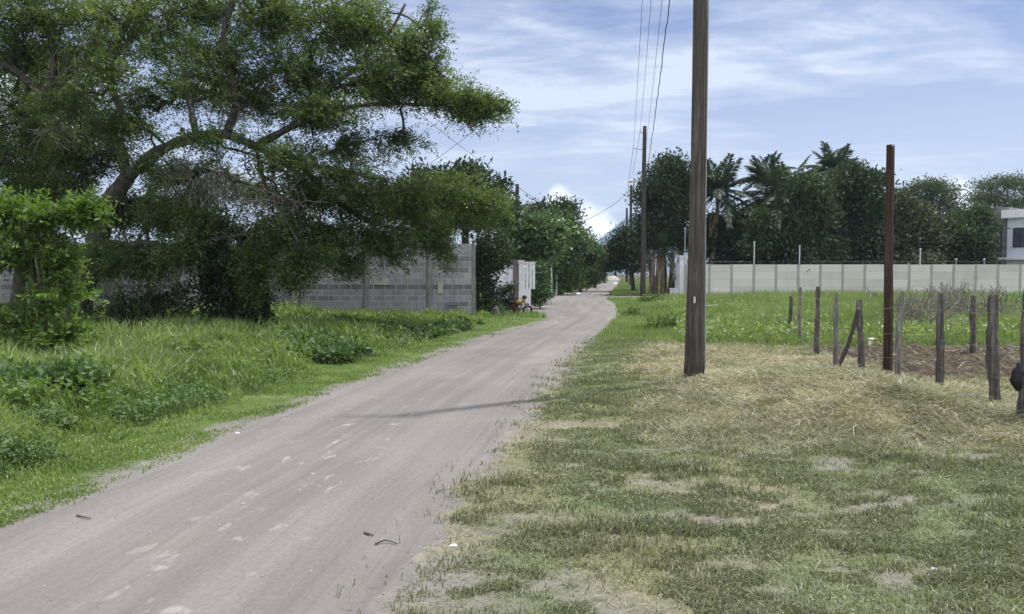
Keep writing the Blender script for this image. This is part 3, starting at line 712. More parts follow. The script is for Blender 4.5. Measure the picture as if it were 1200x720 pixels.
simple_tree('thicket_tree', 'shadowy bushy tree hanging leaves over the wall beside the trunk', 175, 23.5, (175,260), [(175,250,45,30),(215,265,40,24),(150,290,25,20),(230,235,30,20)], 'dark_leaf', .11, .05, 16, .18, 520, r=.09, group=gl)
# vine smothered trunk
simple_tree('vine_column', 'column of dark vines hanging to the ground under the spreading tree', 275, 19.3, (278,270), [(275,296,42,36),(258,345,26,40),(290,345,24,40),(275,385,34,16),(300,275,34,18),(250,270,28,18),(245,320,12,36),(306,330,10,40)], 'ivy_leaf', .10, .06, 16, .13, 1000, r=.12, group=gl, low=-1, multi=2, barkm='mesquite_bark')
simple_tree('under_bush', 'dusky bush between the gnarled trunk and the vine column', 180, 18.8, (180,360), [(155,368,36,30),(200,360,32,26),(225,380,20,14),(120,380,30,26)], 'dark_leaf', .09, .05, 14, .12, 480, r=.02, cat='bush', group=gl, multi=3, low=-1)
# bright shrub at far left
simple_tree('sapling', 'bright green sapling with drooping pinnate leaves at the left edge', 45, 12.0, (45,300), [(20,248,34,14),(70,262,32,12),(100,250,14,7),(15,295,40,20),(60,310,30,16),(60,348,38,22),(15,385,48,30),(72,395,34,22),(-25,300,40,50)], 'bright_leaf', .10, .042, (6, 9), .26, 270, style='pinnate', r=.035, cat='sapling', group=gl, nsub=16, low=-1, multi=2, step=.3, twig=.003)
simple_tree('leafy_shrub', 'low leafy shrub with broad pale leaves on the left verge', 45, 9.2, (45,470), [(30,462,48,28),(85,455,36,24),(-10,475,40,30),(60,490,36,16),(115,470,18,16)], 'roadside_leaf', .10, .055, 16, .10, 900, r=.012, cat='shrub', group=gl, low=-1, multi=3, step=.2, twig=.002)
# dry tan weeds below the sapling
b = MB(); x = -7.6+rng.random(5000)*2.6; y = 10.6+rng.random(5000)*3
k = (fbm(x*1.1, y*1.1, 66) > .40)&(rng.random(5000) < .6); x, y = x[k], y[k]
blades(b, x, y, .2+.3*rng.random(len(x)), .008+.005*rng.random(len(x)), .2+.7*rng.random(len(x)), rng.random(len(x))*.6)
tag(b.build('dead_weeds', 'drab_straw_blade'), 'tangle of dead tan weeds below the bright sapling', 'weeds', kind='stuff')

# ================================================================== BLOCK WALL
WY = 27.8; wx0 = -23.0; wx1 = XofPix(557, WY); zt = 2.62
root = empty('block_wall', (wx1, WY, 0), 'grey concrete block wall with cast columns behind the spreading tree', 'wall')
cols = [XofPix(p, WY) for p in (503, 429, 354, 280, 205, 130, 55, -20, -95)]
b = MB(); b.box(wx0, wx1-.13, WY, WY+.14, -.1, zt); b.build('panel', 'concrete_block', root, (wx1, WY, 0))
for c_ in cols:
    b = MB()
    zz = np.linspace(-.05, zt-.02, 12)
    b.tube(np.stack([c_+.012*rng.normal(size=12), np.full(12, WY+.02), zz], -1), .15+.012*rng.normal(size=12), 4, True, .1); b.build('column', 'cast_column', root, (wx1, WY, 0))
b = MB(); b.box(wx1-.13, wx1, WY-.01, WY+.16, -.1, zt+.02); b.build('column', 'cast_column', root, (wx1, WY, 0))
for (p0, p1, q0, q1, nm, mt) in ((513,519,330,344,'patch','panel_pale'), (439,455,327,334,'ledge','panel_pale')):
    A0 = P(p0, q1, WY-.06); A1 = P(p1, q0, WY-.06); b = MB(); b.box(A0[0], A1[0], WY-.05, WY-.002, A0[2], A1[2]); b.build(nm, mt, root, (wx1, WY, 0))
A0 = P(524, 358, WY-.06); b = MB(); b.box(A0[0], A0[0]+.34, WY-.10, WY-.003, A0[2], A0[2]+.06); b.build('step_block', 'cast_column', root, (wx1, WY, 0))
# leaning pale board
a0 = P(345, 356, WY-.3); a1 = P(349, 330, WY-.16); b = MB()
b.tube(catmull([a0, (a0+a1)/2, a1], .2), [.10, .13, .09, .07, .06][:len(catmull([a0, (a0+a1)/2, a1], .2))] if len(catmull([a0, (a0+a1)/2, a1], .2)) <= 5 else .09, 4)
o = b.build('plank', 'panel_pale', None, tuple(a0)); tag(o, 'pale broken board leaning against the block wall column', 'board')

# pale receding wall, white gate, motorbike, shrubs
rw = [(XofPix(572, 29.2), 29.2), (XofPix(606, 36.5), 36.5)]
ang = math.atan2(rw[1][1]-rw[0][1], rw[1][0]-rw[0][0]); Lw = math.hypot(rw[1][0]-rw[0][0], rw[1][1]-rw[0][1])
root = empty('boundary_wall', (rw[0][0], rw[0][1], 0), 'pale plastered wall running back from the block wall to the white gate', 'wall')
b = MB(); b.box(rw[0][0], rw[0][0]+Lw, rw[0][1], rw[0][1]+.15, -.1, 1.85, ang, rw[0]); b.build('panel', 'pale_boundary', root, (rw[0][0], rw[0][1], 0))
b = MB(); b.box(rw[0][0], rw[0][0]+Lw, rw[0][1]-.03, rw[0][1]+.18, 1.853, 1.92, ang, rw[0]); b.build('coping', 'cast_column', root, (rw[0][0], rw[0][1], 0))
o = MB(); xa = XofPix(597, 36.0); o.box(xa, XofPix(607, 36), 35.3, 35.8, -.05, 2.2); tag(o.build('brick_pier', 'brick_pink', None, (xa, 35.5, 0)), 'dusky pink masonry pier beside the white barred gate', 'pier')
GY = 33.0
root = empty('white_gate', (XofPix(615, GY), GY, 0), 'white gate with tall vertical bars above a solid base', 'gate')
zb = P(608, 339, GY)[2]; ztp = P(608, 309, GY)[2]
b = MB(); b.box(XofPix(608, GY), XofPix(622, GY), GY, GY+.25, -.05, zb); b.build('base', 'white_paint', root, (XofPix(615, GY), GY, 0))
for k, p_ in enumerate((608, 612.3, 616.3, 620.3, 624)):
    b = MB(); w_ = .11 if k else .16; b.box(XofPix(p_, GY), XofPix(p_, GY)+w_, GY+.04, GY+.15, zb+.002, ztp); b.build('bar', 'white_paint', root, (XofPix(615, GY), GY, 0))
b = MB(); b.box(XofPix(607.5, GY), XofPix(627.5, GY), GY+.02, GY+.17, ztp+.002, ztp+.07); b.build('rail', 'white_paint', root, (XofPix(615, GY), GY, 0))
b = MB(); b.box(XofPix(607.5, GY), XofPix(608, GY)+.2, GY-.04, GY+.3, ztp+.072, ztp+.14); b.build('cap', 'white_paint', root, (XofPix(615, GY), GY, 0))

# small motorbike: front wheel towards the road
MY_ = 29.6; mx0 = XofPix(608, MY_)
root = empty('motorbike', (mx0, MY_, 0), 'small red and yellow motorbike parked by the white gate', 'motorbike')
Lc = (mx0, MY_, 0)
def wheel(cx, cy, cz, r, yaw):
    w = bpy.data.objects.new('wheel', None); COL.objects.link(w); w.parent = root; w.location = (cx-mx0, cy-MY_, cz)
    t = np.linspace(0, 2*math.pi, 25); c_, s_ = math.cos(yaw), math.sin(yaw)
    ringp = np.stack([np.cos(t)*r*c_, np.cos(t)*r*s_, np.sin(t)*r], -1)
    b = MB(); b.tube(ringp*.86, .035, 8, False); b.build('tyre', 'tyre_rubber', w, smooth=True)
    b = MB(); b.tube(ringp*.70, .013, 6, False)
    for k in range(8):
        a = k*math.pi/4; b.tube(np.array([[0, 0, 0], [math.cos(a)*r*.7*c_, math.cos(a)*r*.7*s_, math.sin(a)*r*.7]]), .006, 4)
    b.tube(np.array([[-.05*s_, .05*c_, 0], [.05*s_, -.05*c_, 0]]), .03, 8); b.build('rim', 'bike_metal', w)
yaw = R(18)
wheel(mx0+.33, MY_+.1, .185, .185, yaw); wheel(mx0-.33, MY_-.1, .185, .185, yaw)
def bp(x, z, y=0): return np.array([mx0+x*math.cos(yaw)-y*math.sin(yaw), MY_+x*math.sin(yaw)+y*math.cos(yaw), z])
b = MB()
for sy in (-.055, .055): b.tube(np.array([bp(.35, .185, sy), bp(.24, .45, sy), bp(.18, .60, sy)]), .016, 6)
b.build('fork', 'bike_metal', root, Lc)
b = MB(); b.tube(np.array([bp(.13, .64, -.24), bp(.18, .61, -.1), bp(.18, .61, .1), bp(.13, .64, .24)]), .014, 6); b.build('handlebar', 'bike_metal', root, Lc)
b = MB(); b.tube(np.array([bp(.17, .53), bp(.08, .52), bp(-.05, .50), bp(-.12, .46)]), [.05, .085, .08, .04], 8); b.build('tank', 'bike_yellow', root, Lc, True)
b = MB(); b.tube(np.array([bp(-.08, .47), bp(-.2, .48), bp(-.36, .50), bp(-.42, .52)]), [.05, .06, .055, .03], 8); b.build('seat', 'tyre_rubber', root, Lc, True)
b = MB(); b.tube(np.array([bp(.42, .40), bp(.34, .43), bp(.22, .42)]), [.02, .05, .03], 6); b.build('fender', 'bike_red', root, Lc, True)
b = MB(); b.tube(np.array([bp(.14, .5), bp(.06, .22), bp(-.1, .2), bp(-.22, .42)]), .022, 6); b.tube(np.array([bp(-.1, .2), bp(-.33, .185)]), .02, 6); b.build('frame', 'bike_red', root, Lc)
b = MB(); b.tube(np.array([bp(.08, .24), bp(0, .32), bp(-.08, .26)]), [.06, .09, .06], 8); b.build('engine', 'bike_metal', root, Lc, True)
b = MB(); b.tube(np.array([bp(.21, .55), bp(.27, .56), bp(.29, .56)]), [.03, .055, .05], 8); b.build('headlight', 'litter_white', root, Lc, True)
b = MB(); b.tube(np.array([bp(.2, .62, -.02), bp(.23, .68, 0), bp(.2, .74, .02)]), [.06, .10, .05], 8); b.build('windscreen', 'bag_black', root, Lc, True)

gr2 = 'trees and shrubs along the left of the road'
simple_tree('end_tree', 'leafy tree with vine clad trunk at the right end of the block wall', 573, 28.9, (573,300), [(575,288,24,22),(566,310,14,22),(585,305,14,16),(570,340,12,20),(578,365,10,10)], 'mango_leaf', .13, .06, 16, .16, 560, r=.13, group=gr2, low=-1)
simple_tree('round_shrub', 'dark round shrub behind the small motorbike', 593, 30.2, (593,350), [(594,348,13,15),(590,362,12,10),(603,360,8,9)], 'dark_leaf', .08, .04, 14, .09, 300, r=.03, cat='shrub', group=gr2, low=-1, step=.3, twig=.003)
simple_tree('low_weed', 'spindly low plant beside the stump at the wall end', 577, 28.4, (577,352), [(576,355,6,12),(572,362,6,6),(586,364,8,6)], 'roadside_leaf', .07, .035, 10, .06, 90, r=.012, cat='plant', group=gr2, low=-1, step=.2, twig=.002)
simple_tree('clipped_tree', 'small round leafed tree to the right of the white gate', 633, 35, (633,340), [(633,318,9,8),(632,335,11,14),(630,350,9,9),(637,342,8,10)], 'bigleaf_leaf', .15, .10, 12, .13, 260, r=.04, group=gr2, low=-1, step=.3, twig=.004)
o = MB(); sx_, sy_ = XofPix(581, 27.9), 27.9
o.tube(np.array([[sx_, sy_, -.05], [sx_+.02, sy_, .14], [sx_, sy_, .32], [sx_+.03, sy_, .42]]), [.17, .15, .11, .03], 7, True, .25); tag(o.build('tree_stump', 'fence_wood', None, (sx_, sy_, 0)), 'short grey weathered stump at the end of the block wall', 'stump')
simple_tree('big_dark_tree', 'dark broad leaved tree rising behind the block wall', 545, 34, (545,240), [(540,212,26,20),(572,222,22,20),(505,215,28,18),(560,255,32,24),(590,250,15,18),(515,250,34,26),(470,240,30,26)], 'mango_leaf', .22, .11, 16, .26, 1100, r=.22, group=gr2)
simple_tree('feathery_tree', 'bright green feathery tree behind the right end of the wall', 560, 31.5, (560,270), [(530,232,30,12),(572,242,26,10),(545,258,36,14),(505,250,30,16),(588,256,14,8)], 'feathery_leaf', .095, .04, (7, 9), .3, 520, style='pinnate', r=.10, group=gr2, step=.4, twig=.006)
simple_tree('almond_tree', 'big leaved tree with pale shiny leaves above the white gate', 600, 41, (606,300), [(618,272,28,22),(598,288,22,20),(640,280,20,18),(618,300,26,10),(588,305,14,14)], 'bigleaf_leaf', .30, .17, 14, .34, 620, r=.2, group=gr2)
simple_tree('almond_tree', 'big leaved tree with pale leaves just right of the white gate', 652, 57, (652,300), [(650,268,24,20),(672,288,18,18),(655,300,24,12),(640,300,16,12)], 'bigleaf_leaf', .30, .17, 14, .36, 520, r=.2, group=gr2)
simple_tree('round_tree', 'dark round tree with a brown top beneath the short left pole', 645, 58, (645,280), [(648,255,26,20),(625,258,20,16),(662,268,16,18)], 'mango_leaf', .26, .13, 16, .42, 480, r=.22, group=gr2)
simple_tree('rusty_tree', 'rusty brown leafed treetop beside the short left pole', 664, 66, (664,290), [(659,262,9,10),(662,275,10,8)], 'mango_brown_leaf', .26, .13, 14, .35, 130, r=.16, group=gr2)
simple_tree('roadside_tree', 'dark green roadside tree next beyond the rusty treetop', 680, 66, (680,300), [(680,285,14,17),(670,300,16,15),(686,302,12,14)], 'mango_leaf', .26, .13, 16, .4, 420, r=.18, group=gr2)
simple_tree('roadside_tree', 'mid green roadside tree left of the gap of sky', 697, 84, (696,305), [(693,296,11,14),(700,304,10,12),(688,310,10,10)], 'roadside_leaf', .28, .14, 16, .42, 330, r=.16, group=gr2)
simple_tree('roadside_tree', 'small distant tree left of the road end', 708, 125, (707,308), [(704,306,8,12),(710,310,7,9)], 'roadside_leaf', .36, .18, 14, .6, 200, r=.2, group=gr2)
simple_tree('hedge_bush', 'leafy hedge shrub beyond the pale bare driveway', 655, 57, (655,320), [(652,322,13,14),(668,324,12,14),(660,334,14,7),(643,330,8,10)], 'roadside_leaf', .2, .11, 16, .3, 420, r=.05, cat='bush', group=gr2, low=-1, multi=3)
simple_tree('hedge_bush', 'light green bush in the middle of the left roadside', 680, 68, (680,320), [(678,322,11,12),(688,324,9,10),(684,331,10,5)], 'roadside_leaf', .2, .11, 16, .32, 320, r=.05, cat='bush', group=gr2, low=-1, multi=3)
simple_tree('hedge_bush', 'farthest low bush on the left roadside', 698, 92, (698,320), [(696,321,8,9),(703,323,6,7)], 'olive_leaf', .26, .14, 14, .38, 200, r=.05, cat='bush', group=gr2, low=-1, multi=2)
for k, (p_, Y) in enumerate(((646, 55.5), (652, 56.5))):
    o = MB(); X_ = XofPix(p_, Y); o.tube(np.array([[X_, Y, -.05], [X_+.03, Y, 1.0], [X_, Y, (2.2, 1.5)[k]]]), [.07, .06, .05], 6); tag(o.build('garden_post', 'pale_pole', None, (X_, Y, 0)), ('taller pale thin post before the leafy hedge', 'shorter pale thin post before the leafy hedge')[k], 'post')
# distant road end trees
simple_tree('end_road_tree', 'far tree closing the end of the road', 722, 215, (720,312), [(717,310,9,10),(728,306,10,11),(740,306,9,10),(705,313,7,8),(696,312,8,8)], 'olive_leaf', .6, .3, 14, 1.1, 420, r=.3, group=gr2, nsub=8)
# soil heap at the road end
o = MB(); hx, hy = XofPix(716, 190), 190.; n_ = 16; rings = []
for k, (rr, zz) in enumerate(((1.9, -.05), (1.5, .45), (.9, .85), (.35, 1.05))):
    t = np.arange(n_)/n_*2*math.pi; rad = rr*(1+.12*rng.normal(size=n_)); rings.append(np.stack([hx+np.cos(t)*rad, hy+np.sin(t)*rad, np.full(n_, zz)+.05*rng.normal(size=n_)], -1))
v = np.concatenate(rings+[np.array([[hx, hy, 1.12]])]); q = [[k*n_+i_, k*n_+(i_+1) % n_, (k+1)*n_+(i_+1) % n_, (k+1)*n_+i_] for k in range(3) for i_ in range(n_)]
o.add(v, q, [[3*n_+i_, 3*n_+(i_+1) % n_, 4*n_] for i_ in range(n_)])
tag(o.build('gravel_heap', 'gravel_pile', None, (hx, hy, 0), True), 'pale heap of gravel at the far end of the road', 'heap')

# ================================================================== RIGHT: trees
gr3 = 'trees on the right of the road'
simple_tree('shade_tree', 'dark low shade tree left of the second pole by the road', 742, 68, (741,318), [(738,292,16,20),(725,302,14,18),(745,310,14,12),(722,288,8,8),(735,275,9,9),(716,312,8,8)], 'mango_leaf', .26, .13, 16, .4, 620, r=.2, group=gr3)
tall = simple_tree('tall_tree', 'tall dense dark tree between the second pole and the big pole', 778, 58.5, (778,290), [(784,203,24,20),(770,225,22,22),(800,222,18,22),(766,255,20,22),(792,252,22,24),(776,272,26,16),(757,285,14,16),(800,285,14,18),(756,235,10,12)], 'mango_leaf', .26, .13, 16, .42, 1250, r=.28, group=gr3, multi=3)
for k, (p_, lab) in enumerate(((764, 'leftmost of the bare trunks standing under the tall dark tree'), (770, 'second from left of the bare trunks under the tall dark tree'), (786, 'bare trunk under the tall tree nearest the white pillars'))):
    Y = 56.8+k*.6; X_ = XofPix(p_, Y); o = MB()
    o.tube(catmull([[X_-.15, Y, -.05], [X_, Y, 1.3], [X_+.15, Y+.1, 3.2]], .4), .15, 8, True, .2)
    tk = o.build('trunk', 'root_bark', tall, tuple(tall.location), True); tk['label'] = lab
def frond(mb_l, mb_s, base, az, el, L, droop, nl=44, ll=.6, lw=.055):
    t = np.linspace(0, 1, 11); d = np.array([math.cos(az)*math.cos(el), math.sin(az)*math.cos(el), math.sin(el)])
    pts = base+d*(L*t)[:, None]+np.array([0, 0, -1])*(droop*L*t**2.2)[:, None]
    mb_s.tube(pts, np.linspace(.045, .012, 11), 4, False)
    f = np.linspace(.12, .99, nl); c = np.stack([np.interp(f, t, pts[:, i_]) for i_ in range(3)], -1)
    tg = unit(np.gradient(c, axis=0)); side = unit(np.cross(tg, np.array([0, 0, 1.])))
    for sg in (-1, 1):
        dd_ = unit(side*sg*.85+tg*.65+np.array([0, 0, -.35])+rng.normal(size=c.shape)*.12)
        ln = ll*np.sin(np.clip(f*1.0+.12, 0, 1)*math.pi*.93)**.6*(.85+.3*rng.random(nl))
        mb_l.leaves(c, dd_, unit(np.cross(dd_, tg)+rng.normal(size=c.shape)*.1), ln, lw*2, rng.random(nl)*.7+.1)
def palm(label, px, Y, py_top, nf, L, lean=0, r=.16, dry=3, group='palms behind the pale wall', lo=-.5, ll=.85):
    bx_ = XofPix(px+lean, Y); top = P(px, py_top, Y)
    root = empty('palm_tree', (bx_, Y, 0), label, 'palm', group); Lb = (bx_, Y, 0)
    b = MB(); c_ = catmull([[bx_, Y, -.05], [bx_*.45+top[0]*.55-(.1*lean*Y/F), Y, top[2]*.5], top], .4); b.tube(c_, np.linspace(r*1.25, r*.8, len(c_)), 9, True, .06); b.build('trunk', 'palm_bark', root, Lb, True)
    l_ = MB(); s_ = MB()
    for k in range(nf):
        f = k/nf; el = 1.25-1.5*f+.15*rng.normal()
        frond(l_, s_, top, k*2.399+.3*rng.normal(), max(el, lo), L*(.85+.25*rng.random()), .18+.45*f, ll=ll)
    l_.build('crown', 'palm_leaf', root, Lb); s_.build('frond_stalks', 'palm_leaf', root, Lb)
    if dry:
        l2 = MB()
        s2 = MB()
        for k in range(dry): frond(l2, s2, top-np.array([0, 0, .3]), rng.random()*6.28, -.7, L*.8, .4, ll=.5, lw=.03)
        l2.build('dry_fronds', 'palm_dry_leaf', root, Lb)
    return root
palm('palm with a leaning yellowish trunk just right of the big pole', 842, 60, 226, 30, 3.7, lean=-14)
palm('palm with long drooping fronds at the middle of the treeline', 915, 59, 232, 34, 4.2, lean=4)
palm('smaller palm crown peeking up behind the drooping palm', 898, 68, 208, 24, 2.8, dry=0)
palm('tallest palm rising clear above the round dark mango tree', 975, 70, 200, 30, 3.2, dry=0)
palm('short palm with fronds hanging over the bare trunks', 776, 57.4, 292, 16, 2.2, dry=2, group='palms behind the pale wall', lo=-.9, ll=.45)
mg = 'broad trees behind the pale wall'
simple_tree('mango_tree', 'dark tangled mango behind the wall right of the big pole', 868, 61, (868,290), [(868,272,26,22),(845,285,20,18),(892,278,24,22),(870,304,40,12),(836,290,16,22),(836,270,14,16)], 'mango_leaf', .33, .15, 18, .42, 900, r=.25, group=mg)
simple_tree('mango_tree', 'mango with yellowish young leaves left of the round dark one', 942, 57, (942,285), [(945,225,26,18),(930,252,22,20),(955,255,24,24),(905,262,24,20),(920,285,30,20),(895,285,22,22),(955,288,28,18),(938,306,34,10)], 'olive_leaf', .33, .15, 18, .42, 1050, r=.25, group=mg)
simple_tree('mango_tree', 'large round dark mango left of the short square post', 1002, 59, (1002,285), [(1000,218,34,22),(985,245,32,24),(1020,250,22,30),(998,280,38,24),(1022,290,22,16),(1000,307,40,10)], 'mango_leaf', .33, .15, 18, .44, 1500, r=.3, group=mg)
simple_tree('mango_tree', 'brownish leafed mango right of the short square post', 1060, 60, (1060,290), [(1052,245,22,20),(1068,262,24,20),(1050,278,22,24),(1080,285,24,20),(1062,306,36,10)], 'mango_brown_leaf', .31, .14, 18, .4, 950, r=.25, group=mg)
simple_tree('mango_tree', 'olive coloured low mango beneath the umbrella tree', 1103, 62, (1103,295), [(1095,275,20,18),(1115,282,20,18),(1102,296,24,12),(1112,308,30,9)], 'mango_brown_leaf', .31, .14, 16, .4, 620, r=.22, group=mg)
simple_tree('mango_tree', 'mid green bushy tree beside the white house', 1145, 61, (1145,290), [(1138,258,18,16),(1148,275,14,20),(1135,280,20,20),(1142,296,20,12),(1142,307,22,10)], 'olive_leaf', .28, .13, 18, .38, 850, r=.2, group=mg)
simple_tree('umbrella_tree', 'airy grey green tree showing above the brownish mango', 1092, 84, (1092,270), [(1085,222,18,9),(1108,225,14,9),(1068,228,12,8),(1095,240,24,12),(1112,252,14,12),(1078,252,18,14)], 'greygreen_leaf', .28, .13, 16, .5, 640, r=.28, group=mg, nsub=9, frac=.4, low=-.2)
simple_tree('umbrella_tree', 'spreading umbrella crowned tree behind the white house', 1172, 90, (1172,265), [(1160,220,16,8),(1182,216,20,8),(1205,222,22,10),(1150,235,18,9),(1175,236,26,11),(1205,242,26,12),(1235,232,26,14)], 'greygreen_leaf', .28, .13, 16, .5, 760, r=.3, group=mg, nsub=9, frac=.4, low=-.2)
simple_tree('mango_tree', 'dark tree behind the wall hidden by the white house', 1235, 66, (1235,280), [(1225,268,30,28),(1255,270,30,30)], 'mango_leaf', .33, .15, 16, .42, 420, r=.25, group=mg)
simple_tree('mango_tree', 'dark backmost tree filling the gap behind the palms', 905, 72, (905,275), [(880,262,30,20),(915,258,30,22),(950,272,30,30),(840,275,22,26),(1035,285,26,24),(1075,292,26,16)], 'mango_leaf', .34, .16, 16, .55, 900, r=.3, group=mg)
gs = 'small leafy plants by the side path'
for (p_, q_, Y, w_, lab) in ((755, 354, 41, 6, 'small bright leafy plant in the grass left of its twin'), (770, 351, 42.5, 6, 'small bright leafy plant in the grass nearer the white pillars'), (782, 388, 21.5, 24, 'low spreading weed clump left of the big pole'), (738, 372, 28, 14, 'low dark weed clump near the road edge')):
    simple_tree('weed_clump', lab, p_, Y, (p_, q_-2), [(p_, q_, w_, w_*.75), (p_-w_*.6, q_+2, w_*.7, w_*.5), (p_+w_*.6, q_+1, w_*.7, w_*.5)], 'feathery_leaf', .11, .06, 12, .1, 110, r=.015, cat='plant', group=gs, low=-1, step=.25, twig=.003)
# bare scrub by the far fence
for (p_, Y, s_, lab) in ((1070, 20, 1.2, 'bare leafless scrub behind the tall square post'), (1150, 22, 1.3, 'bare twiggy scrub behind the thick fence post'), (1115, 26, 1.3, 'bare twiggy scrub in the weeds before the wall')):
    X_ = XofPix(p_, Y); mb = MB(); n_ = 60; p = np.tile([[X_, Y, H1(X_, Y)]], (n_, 1))+rng.normal(size=(n_, 3))*[.25, .25, 0]; d = unit(rng.normal(size=(n_, 3))*[.6, .6, .3]+[0, 0, 1]); A_ = []; B_ = []
    for k in range(7):
        q = p+d*.17*s_*(.6+.6*rng.random((n_, 1))); A_.append(p); B_.append(q)
        j = rng.integers(0, n_, n_//3); p = np.concatenate([q, q[j]]); d = np.concatenate([d, d[j]]); d = unit(d+rng.normal(size=d.shape)*.4); n_ = len(p)
        if n_ > 420: p = p[:420]; d = d[:420]; n_ = 420
    A_ = np.concatenate(A_); B_ = np.concatenate(B_); mb.segs(A_, B_, np.full(len(A_), .008), np.full(len(A_), .006), 3)
    tag(mb.build('bare_bush', 'twig_bark', None, (X_, Y, 0)), lab, 'bush')

# ================================================================== PALE PANEL WALL
PY = 54.0; pw = 26*PY/F; x0 = XofPix(805, PY); npan = 18
root = empty('panel_wall', (x0, PY, 0), 'long pale precast panel wall with grey posts behind the weeds', 'wall'); Lb = (x0, PY, 0)
zt = P(900, 310, PY)[2]
for k in range(npan):
    b = MB()
    b.box(x0+k*pw+.085, x0+(k+1)*pw-.085, PY+.01+.006*rng.random(), PY+.07, .09, zt-.02*rng.random())
    b.build('panel', 'precast_panel', root, Lb)
for k in range(npan+1):
    b = MB(); b.box(x0+k*pw-.083, x0+k*pw+.083, PY-.005, PY+.11, -.05, zt+.012); b.build('post', 'panel_post', root, Lb)
b = MB(); b.box(x0, x0+npan*pw, PY-.06, PY+.14, -.05, .085); b.build('footing', 'cast_column', root, Lb)
# slender metal poles with security wires behind the wall
mpoles = [(883, 284, 'pale_pole', 'tall pale slim pole above the wall under the drooping palm'), (936, 288, 'pale_pole', 'slim pale pole above the wall left of the round mango'), (1077, 292, 'pale_pole', 'slim pale pole above the wall under the brownish mango'), (1119, 304, 'galv_metal', 'short slim stub above the wall under the olive mango'), (1152, 304, 'galv_metal', 'short slim stub above the wall nearest the white house'), (802, 268, 'galv_metal', 'thin grey rod rising beside the white pillars')]
for (p_, q_, mt, lab) in mpoles:
    X_ = XofPix(p_, PY+.3); zz = P(p_, q_, PY+.3)[2]; o = MB(); o.tube(np.array([[X_, PY+.3, -.05], [X_, PY+.3, zz]]), .045 if mt == 'pale_pole' else .03, 8)
    o.tube(np.array([[X_-.08, PY+.3, zz-.01], [X_+.08, PY+.3, zz+.02]]), .02, 4)
    tag(o.build('metal_pole', mt, None, (X_, PY+.3, 0)), lab, 'pole', 'slim poles behind the pale wall')
o = MB(); 
for zz in (zt+.18,): o.tube(np.array([[x0, PY+.26, zz], [x0+npan*pw, PY+.26, zz]]), .008, 4)
tag(o.build('security_wire', 'wire_metal', None, (x0, PY+.26, 0)), 'thin wire strung just above the top of the pale wall', 'wire')
# white pillars of the gateway
for (p_, w_, q_, Y, lab) in ((799.5, 9, 300, 54.6, 'taller white pillar with cap left of the big pole'), (793, 6, 308, 57.5, 'lower white pillar standing behind the taller one')):
    X_ = XofPix(p_, Y); hw = w_*Y/F/2; zz = P(p_, q_, Y)[2]
    root = empty('gate_pillar', (X_, Y, 0), lab, 'pillar', 'white gateway pillars'); Lb = (X_, Y, 0)
    b = MB(); b.box(X_-hw*.85, X_+hw*.85, Y-hw, Y+hw, -.05, zz-.16); b.build('shaft', 'white_gate_paint', root, Lb)
    b = MB(); b.box(X_-hw*1.05, X_+hw*1.05, Y-hw*1.2, Y+hw*1.2, zz-.158, zz-.06); b.box(X_-hw*1.25, X_+hw*1.25, Y-hw*1.4, Y+hw*1.4, zz-.058, zz+.02); b.build('cap', 'white_gate_paint', root, Lb)
    b = MB(); b.box(X_-hw*1.3, X_+hw*1.05, Y-hw*1.25, Y+hw*1.2, -.05, .22); b.build('plinth', 'white_gate_paint', root, Lb)
X_ = XofPix(788.5, 55.2); o = MB(); o.box(X_-.22, X_+.3, 55.0, 55.3, -.05, .45); o.box(X_-.25, X_+.33, 54.97, 55.33, .452, .52); tag(o.build('low_white_wall', 'white_gate_paint', None, (X_, 55.1, 0)), 'low white wall stub at the foot of the white pillars', 'wall')
# ================================================================== HOUSE
HY = 62.; hx0 = XofPix(1178, HY); root = empty('white_house', (hx0, HY, 0), 'white modern flat roofed house with a grey corner tower', 'house'); Lb = (hx0, HY, 0)
ang = R(-50); pv = (hx0, HY)
zR = P(1178, 256, HY)[2]; z1 = P(1178, 304, HY)[2]
def hb_(name, mt, x0_, x1_, y0_, y1_, a, c_, par=root):
    b = MB(); b.box(hx0+x0_, hx0+x1_, HY+y0_, HY+y1_, a, c_, ang, pv); return b.build(name, mt, par, Lb)
hb_('wall', 'house_white', 0, 9, 0, 8, -.05, zR)
hb_('parapet', 'white_paint', -.35, 9.2, -.35, 8.2, zR+.002, zR+.62)
hb_('ledge', 'white_paint', -.5, 9.2, -.6, -.002, z1-.05, z1+.14)
hb_('tower', 'house_grey', -1.35, -.002, .25, 7.5, -.05, zR+.9)
w = hb_('stone_panel', 'stone_cladding', 1.35, 6, -.12, -.003, -.05, z1+.5)
zw0, zw1 = P(1188, 290, HY-.8)[2], P(1188, 267, HY-.8)[2]
w = hb_('window', 'frame_dark', .42, 1.45, -.06, -.004, zw0, zw1)
pn = hb_('pane', 'glass_pane', .52, .9, -.075, -.062, zw0+.1, zw1-.1, w); pn2 = hb_('pane', 'glass_pane', .97, 1.35, -.075, -.062, zw0+.1, zw1-.1, w)
w = hb_('window', 'frame_dark', -.85, -.45, .19, .248, zR-3.6, zR-.5)
hb_('pane', 'glass_pane', -.8, -.5, .175, .188, zR-3.5, zR-.6, w)

